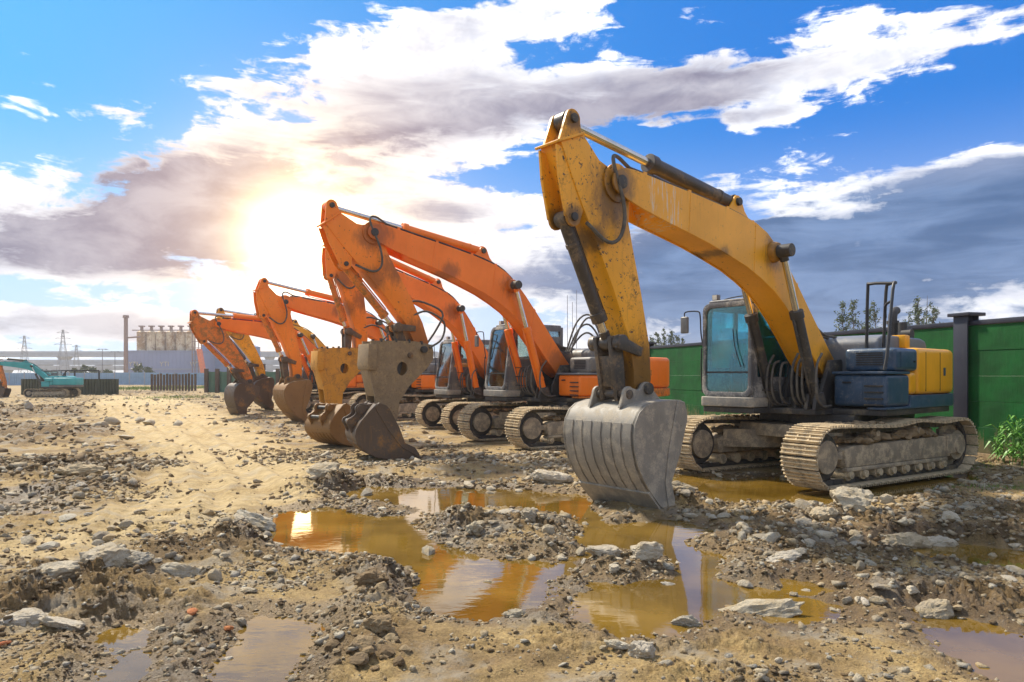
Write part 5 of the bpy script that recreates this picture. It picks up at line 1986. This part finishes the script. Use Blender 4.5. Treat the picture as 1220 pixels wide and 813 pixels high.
def big_rock_mesh(nm, seed, mat, flat=.6, sub=3, rough=.35):
    rr = random.Random(seed)
    bm = bmesh.new()
    bmesh.ops.create_icosphere(bm, subdivisions=sub, radius=1)
    q = Vector((rr.random() * 90, rr.random() * 90, rr.random() * 90))
    planes = [(Vector((rr.gauss(0, 1), rr.gauss(0, 1), rr.gauss(0, 1))).normalized(), rr.uniform(.55, .85)) for _ in range(11)]
    for v in bm.verts:
        p = v.co.normalized()
        d = 1.0
        for n, k in planes:
            c = p.dot(n)
            if c > .05:
                d = min(d, k / c)
        d *= 1 + rough * .30 * mnoise.noise(p * 2.3 + q) + rough * .22 * mnoise.noise(p * 6 + q) + rough * .12 * mnoise.noise(p * 13 + q)
        v.co = Vector((p.x * d * 1.1, p.y * d * .9, p.z * d * flat))
    me = bpy.data.meshes.new(nm)
    bm.to_mesh(me)
    bm.free()
    me.polygons.foreach_set('use_smooth', [True] * len(me.polygons))
    me.set_sharp_from_angle(angle=R(28))
    me.materials.append(MATS[mat])
    return me


def scatter_xy(n, r0, r1, seed, amax=44, power=1.0):
    rr = np.random.default_rng(seed)
    a = np.radians(rr.uniform(-amax, amax, n))
    u = rr.uniform(0, 1, n)
    if power == 0:
        r = np.exp(np.log(r0) + u * (np.log(r1) - np.log(r0)))
    else:
        e = 2 - power
        r = (r0 ** e + u * (r1 ** e - r0 ** e)) ** (1 / e)
    return r * np.sin(a), r * np.cos(a), r, rr


def keep_mask(x, y, rr, gravel=True):
    z, road, pud, md, pad = ground_height(x, y, True)
    patch = fbm(x * .9 + 40, y * .9, 4, 71)
    w = sstep(.44, .60, patch) * .80 + .07 + sstep(.02, .12, md) * .8
    w = w * (1 - .75 * road) * (1 - .8 * pad)
    w = np.where(pud > .04, .03, w)
    w = np.where((pud < .04) & (pud > -.25), w + .25, w)
    return z, (rr.uniform(0, 1, len(x)) < w)


def stone_field(nm, label, cat, mat, n, r0, r1, smin, smax, seed, power, expo=2.2):
    """thousands of small pieces lying on the mud as one mesh"""
    x, y, r, rr = scatter_xy(n, r0, r1, seed, power=power)
    z, k = keep_mask(x, y, rr)
    x, y, z, r = x[k], y[k], z[k], r[k]
    n = len(x)
    s = smin * (smax / smin) ** (rr.uniform(0, 1, n) ** expo) * np.clip(r / 7, .75, 2.2)
    VV, FF, TT = [], [], []
    off = 0
    which = rr.integers(0, len(HULLS), n)
    for hI, (V, F_) in enumerate(HULLS):
        idx = np.nonzero(which == hI)[0]
        m = len(idx)
        if m == 0:
            continue
        a = rr.uniform(0, 2 * np.pi, m)
        tl = rr.uniform(-.5, .5, m)
        ca, sa_ = np.cos(a), np.sin(a)
        ct, st = np.cos(tl), np.sin(tl)
        vx, vy, vz = V[:, 0][None], V[:, 1][None], V[:, 2][None]
        X1 = vx * ct[:, None] + vz * st[:, None]
        Z1 = -vx * st[:, None] + vz * ct[:, None]
        X2 = X1 * ca[:, None] - vy * sa_[:, None]
        Y2 = X1 * sa_[:, None] + vy * ca[:, None]
        S = s[idx][:, None]
        P = np.stack([X2 * S + x[idx][:, None], Y2 * S + y[idx][:, None], Z1 * S + z[idx][:, None] + S * .06], -1)
        VV.append(P.reshape(-1, 3))
        FF.append((F_[None] + (np.arange(m) * len(V))[:, None, None] + off).reshape(-1, 3))
        TT.append(np.repeat(rr.uniform(0, 1, m), len(V)))
        off += m * len(V)
    V, F_, T_ = np.concatenate(VV), np.concatenate(FF), np.concatenate(TT)
    me = bpy.data.meshes.new(nm)
    me.vertices.add(len(V))
    me.vertices.foreach_set('co', V.astype(np.float32).ravel())
    me.loops.add(F_.size)
    me.loops.foreach_set('vertex_index', F_.astype(np.int32).ravel())
    me.polygons.add(len(F_))
    me.polygons.foreach_set('loop_start', (np.arange(len(F_)) * 3).astype(np.int32))
    me.update(calc_edges=True)
    me.validate()
    at = me.attributes.new('tint', 'FLOAT', 'POINT')
    at.data.foreach_set('value', T_.astype(np.float32))
    me.materials.append(MATS[mat])
    o = bpy.data.objects.new(nm, me)
    col.objects.link(o)
    tag(o, label, cat, None, 'stuff')
    return len(F_)


stone_field('gravel', 'pale gravel and broken stone strewn over the mud', 'gravel', 'rubble_stone', 50000, 3.0, 16, .008, .040, 1, 1.1)
stone_field('broken_stone', 'fist sized broken stone scattered in drifts over the mud', 'rubble', 'rubble_stone', 7000, 3.4, 15, .025, .080, 8, 1.0, 1.8)
stone_field('mud_clods', 'small brown clods of mud all over the ground', 'mud', 'clod_mud', 80000, 3.0, 17, .010, .052, 2, 1.1)
stone_field('far_rubble', 'broken stone covering the rough ground further off', 'rubble', 'rubble_stone', 16000, 13, 75, .025, .075, 3, .8)
stone_field('far_clods', 'brown clods covering the rough ground further off', 'mud', 'clod_mud', 12000, 13, 75, .030, .085, 4, .8)

ROCKS = [big_rock_mesh('rubble_rock', 500 + k, 'rubble_stone', .68 + .06 * (k % 4), 2) for k in range(10)]
WROCKS = [big_rock_mesh('white_rock', 540 + k, 'white_stone', .62 + .06 * (k % 3), 2) for k in range(4)]
CLODS = [big_rock_mesh('mud_lump', 560 + k, 'clod_mud', .65, 2, .9) for k in range(5)]


def put(nm, me, x, y, s, label, cat, group, seed, sink=.25, sq=(1, 1, 1), rz=None):
    rr = random.Random(seed)
    z = float(ground_height(np.array([x]), np.array([y]))[0])
    o = bpy.data.objects.new(nm, me)
    col.objects.link(o)
    o.location = (x, y, max(z, WATER_Z - .03) + s * sq[2] * (.5 - sink))
    o.rotation_euler = (rr.uniform(-.25, .25), rr.uniform(-.25, .25), rr.uniform(0, 6.28) if rz is None else rz)
    o.scale = (s * sq[0], s * sq[1], s * sq[2])
    return tag(o, label, cat, group)


BIG = [  # picture point at the foot of the stone, half width in metres, shape, words
    (116, 696, .155, 'W', (1.1, 1, 1.0), 'round pale boulder with flat white top among the rubble'),
    (52, 706, .21, 'W', (1.25, .62, .55), 'long tilted white concrete slab half buried in mud'),
    (22, 745, .13, 'W', (1.3, .8, .4), 'flat white broken slab lying in the mud near the long tilted slab'),
    (70, 752, .12, 'W', (1.3, .8, .35), 'flat pale plate of concrete beside the flat white broken slab'),
    (300, 628, .16, 'S', (1.4, .7, .7), 'long tan stone at the pointed tip of the muddy puddle by the road'),
    (88, 574, .22, 'S', (1.4, .7, .5), 'flat tan slab lying across the haul road'),
    (565, 640, .085, 'S', (1, 1, .95), 'grey rounded stone on the rubble island in the puddle'),
    (600, 622, .12, 'W', (1.4, .9, .6), 'pale flat stone on top of the rubble island in the puddle'),
    (630, 632, .10, 'S', (1, 1, .8), 'tan blocky stone on the rubble island in the puddle'),
    (720, 672, .11, 'W', (1.2, 1, .7), 'greenish white stone on the small islet in the puddle'),
    (770, 675, .11, 'W', (1.1, 1, .8), 'pale chalky stone at the tip of the small islet'),
    (732, 683, .05, 'W', (1, 1, .9), 'small white stone at the water edge of the small islet'),
    (822, 738, .075, 'S', (1.3, .9, .75), 'grey stone standing in the brown water'),
    (766, 780, .07, 'W', (1.1, .9, 1.0), 'upright pale stone alone on bare tan mud by the puddle'),
    (738, 774, .05, 'S', (1.4, .8, .5), 'flat grey stone beside the upright pale stone'),
    (507, 725, .035, 'S', (1, 1, 1.1), 'small dark stone at the puddle edge by the clod ridge'),
    (588, 688, .055, 'S', (1.5, .9, .5), 'flat stone lying in the white cloud reflection'),
    (616, 733, .06, 'S', (1.4, .8, .5), 'flat grey stone on the bare mud shore of the puddle'),
    (1022, 621, .20, 'S', (1.1, .9, .95), 'big tan block on the rubble bank below the crawler track'),
    (1085, 648, .15, 'S', (1.4, .8, .8), 'long flat tan stone on the rubble bank'),
    (988, 627, .12, 'S', (1.1, 1, .8), 'rounded brown stone on the rubble bank below the crawler track'),
    (966, 616, .10, 'S', (1, 1, .9), 'grey rounded stone on the rubble bank next to the brown one'),
    (940, 616, .11, 'S', (1.2, 1, .7), 'grey flat stone at the near end of the rubble bank'),
    (1122, 727, .11, 'S', (1.4, .9, .65), 'ochre rounded stone on the mud by the lower puddle'),
    (1125, 645, .13, 'W', (1.2, .9, .7), 'pale blocky stone at the far end of the rubble bank'),
    (908, 727, .16, 'S', (1.7, .7, .35), 'flat grey slab at the end of the brown water'),
    (815, 598, .15, 'S', (1, .9, .9), 'muddy stone leaning against the big grey bucket'),
    (940, 673, .10, 'W', (1.6, .8, .5), 'pale flat stone in the grey gravel spread'),
    (295, 706, .055, 'W', (1.4, .9, .4), 'smooth white pebble lying alone on the tan mud'),
    (160, 693, .09, 'S', (1.1, 1, .8), 'grey stone next to the round pale boulder'),
    (210, 688, .10, 'S', (1.3, .9, .7), 'dark grey stone among the rubble by the round pale boulder'),
    (385, 578, .20, 'S', (1.2, .9, .7), 'tan stone heap top beside the far puddle strip'),
    (408, 574, .15, 'W', (1.2, .9, .7), 'pale stone on the heap beside the far puddle strip'),
    (445, 762, .08, 'C', (1.2, 1, .8), 'large muddy lump on the clod ridge'),
    (440, 712, .09, 'C', (1.2, 1, .9), 'round muddy lump at the crest of the clod ridge'),
    (660, 578, .22, 'W', (1.3, .8, .6), 'whitish rubble lump on the bank behind the big bucket'),
    (800, 690, .05, 'S', (1.2, .9, .6), 'little stone breaking the water between the islets'),
]
for k, (px, py, s, ty, sq, lab) in enumerate(BIG):
    x, y = g(px, py)
    base = big_rock_mesh('boulder', 800 + k, {'W': 'white_stone', 'S': 'rubble_stone', 'C': 'clod_mud'}[ty], .88, 4, .6)
    s *= 1.25
    put('boulder' if s > .1 else 'stone', base, x, y + s * .5, s * .95, lab, 'rock', None, 900 + k, .16, sq, rz=random.Random(k).uniform(-.4, .4))
for k, (px, py) in enumerate(((230, 744), (272, 748), (3, 766))):
    x, y = g(px, py)
    put('brick_fragment', ROCKS[k].copy(), x, y, .045, ('broken orange brick among the grey gravel', 'smaller orange brick chip beside the broken brick', 'orange brick piece by the white slabs')[k], 'brick', None, 77 + k, .1, (1.3, .9, .6)).data.materials[0] = MATS['brick_piece']

# loose stones that can be picked out one by one
SPREADS = [  # picture zone, number, size range, label, group, meshes
    ((860, 1215, 596, 660), 50, .055, .12, 'pale broken stone on the rubble bank below the yellow crawler track', 'stones on the rubble bank', 'S'),
    ((880, 1215, 664, 725), 34, .035, .075, 'small pale stone in the grey gravel between the brown water and the rubble bank', 'stones in the gravel spread', 'S'),
    ((510, 700, 604, 655), 24, .04, .09, 'broken stone on the rubble island in the puddle', 'stones on the island', 'S'),
    ((690, 795, 655, 686), 10, .025, .06, 'chalky stone on the small islet in the puddle', 'stones on the islet', 'W'),
    ((150, 330, 610, 700), 36, .04, .095, 'grey rubble stone on the heap between the haul road and the puddle', 'stones on the roadside heap', 'S'),
    ((180, 300, 715, 790), 22, .022, .05, 'grey stone around the broken brick', 'stones round the brick', 'S'),
    ((395, 490, 655, 800), 60, .03, .075, 'brown mud lump on the clod ridge beside the puddle', 'lumps of the clod ridge', 'C'),
    ((0, 140, 560, 660), 26, .05, .12, 'stone in the rough ground across the haul road from the puddle', 'stones across the road', 'S'),
    ((420, 690, 545, 592), 30, .05, .12, 'grey stone on the bank in front of the orange crawlers', 'stones on the far bank', 'S'),
    ((800, 900, 596, 655), 16, .04, .085, 'muddy stone between the big bucket and the rubble bank', 'stones by the bucket', 'S'),
    ((0, 260, 470, 530), 26, .12, .30, 'rubble lump on the rough ground before the teal excavator', 'far rubble lumps', 'S'),
    ((600, 1000, 745, 812), 20, .016, .04, 'small stone on the bare tan mud away from the machines', 'stones on the bare mud', 'S'),
]
for si, ((a, b, c, d), n, s0, s1, lab, grp, kind) in enumerate(SPREADS):
    rr = random.Random(3000 + si)
    pool = {'S': ROCKS, 'W': WROCKS, 'C': CLODS}[kind]
    for k in range(n):
        x, y = g(rr.uniform(a, b), rr.uniform(c, d))
        s = s0 * (s1 / s0) ** (rr.random() ** 1.8)
        me = rr.choice(WROCKS) if (kind == 'S' and rr.random() < .16) else rr.choice(pool)
        put({'S': 'stone', 'W': 'stone', 'C': 'mud_lump'}[kind], me, x, y, s, lab, 'mud lump' if kind == 'C' else 'rock', grp, rr.random(), .22, (rr.uniform(.9, 1.3), rr.uniform(.8, 1.1), rr.uniform(.6, 1.05)))
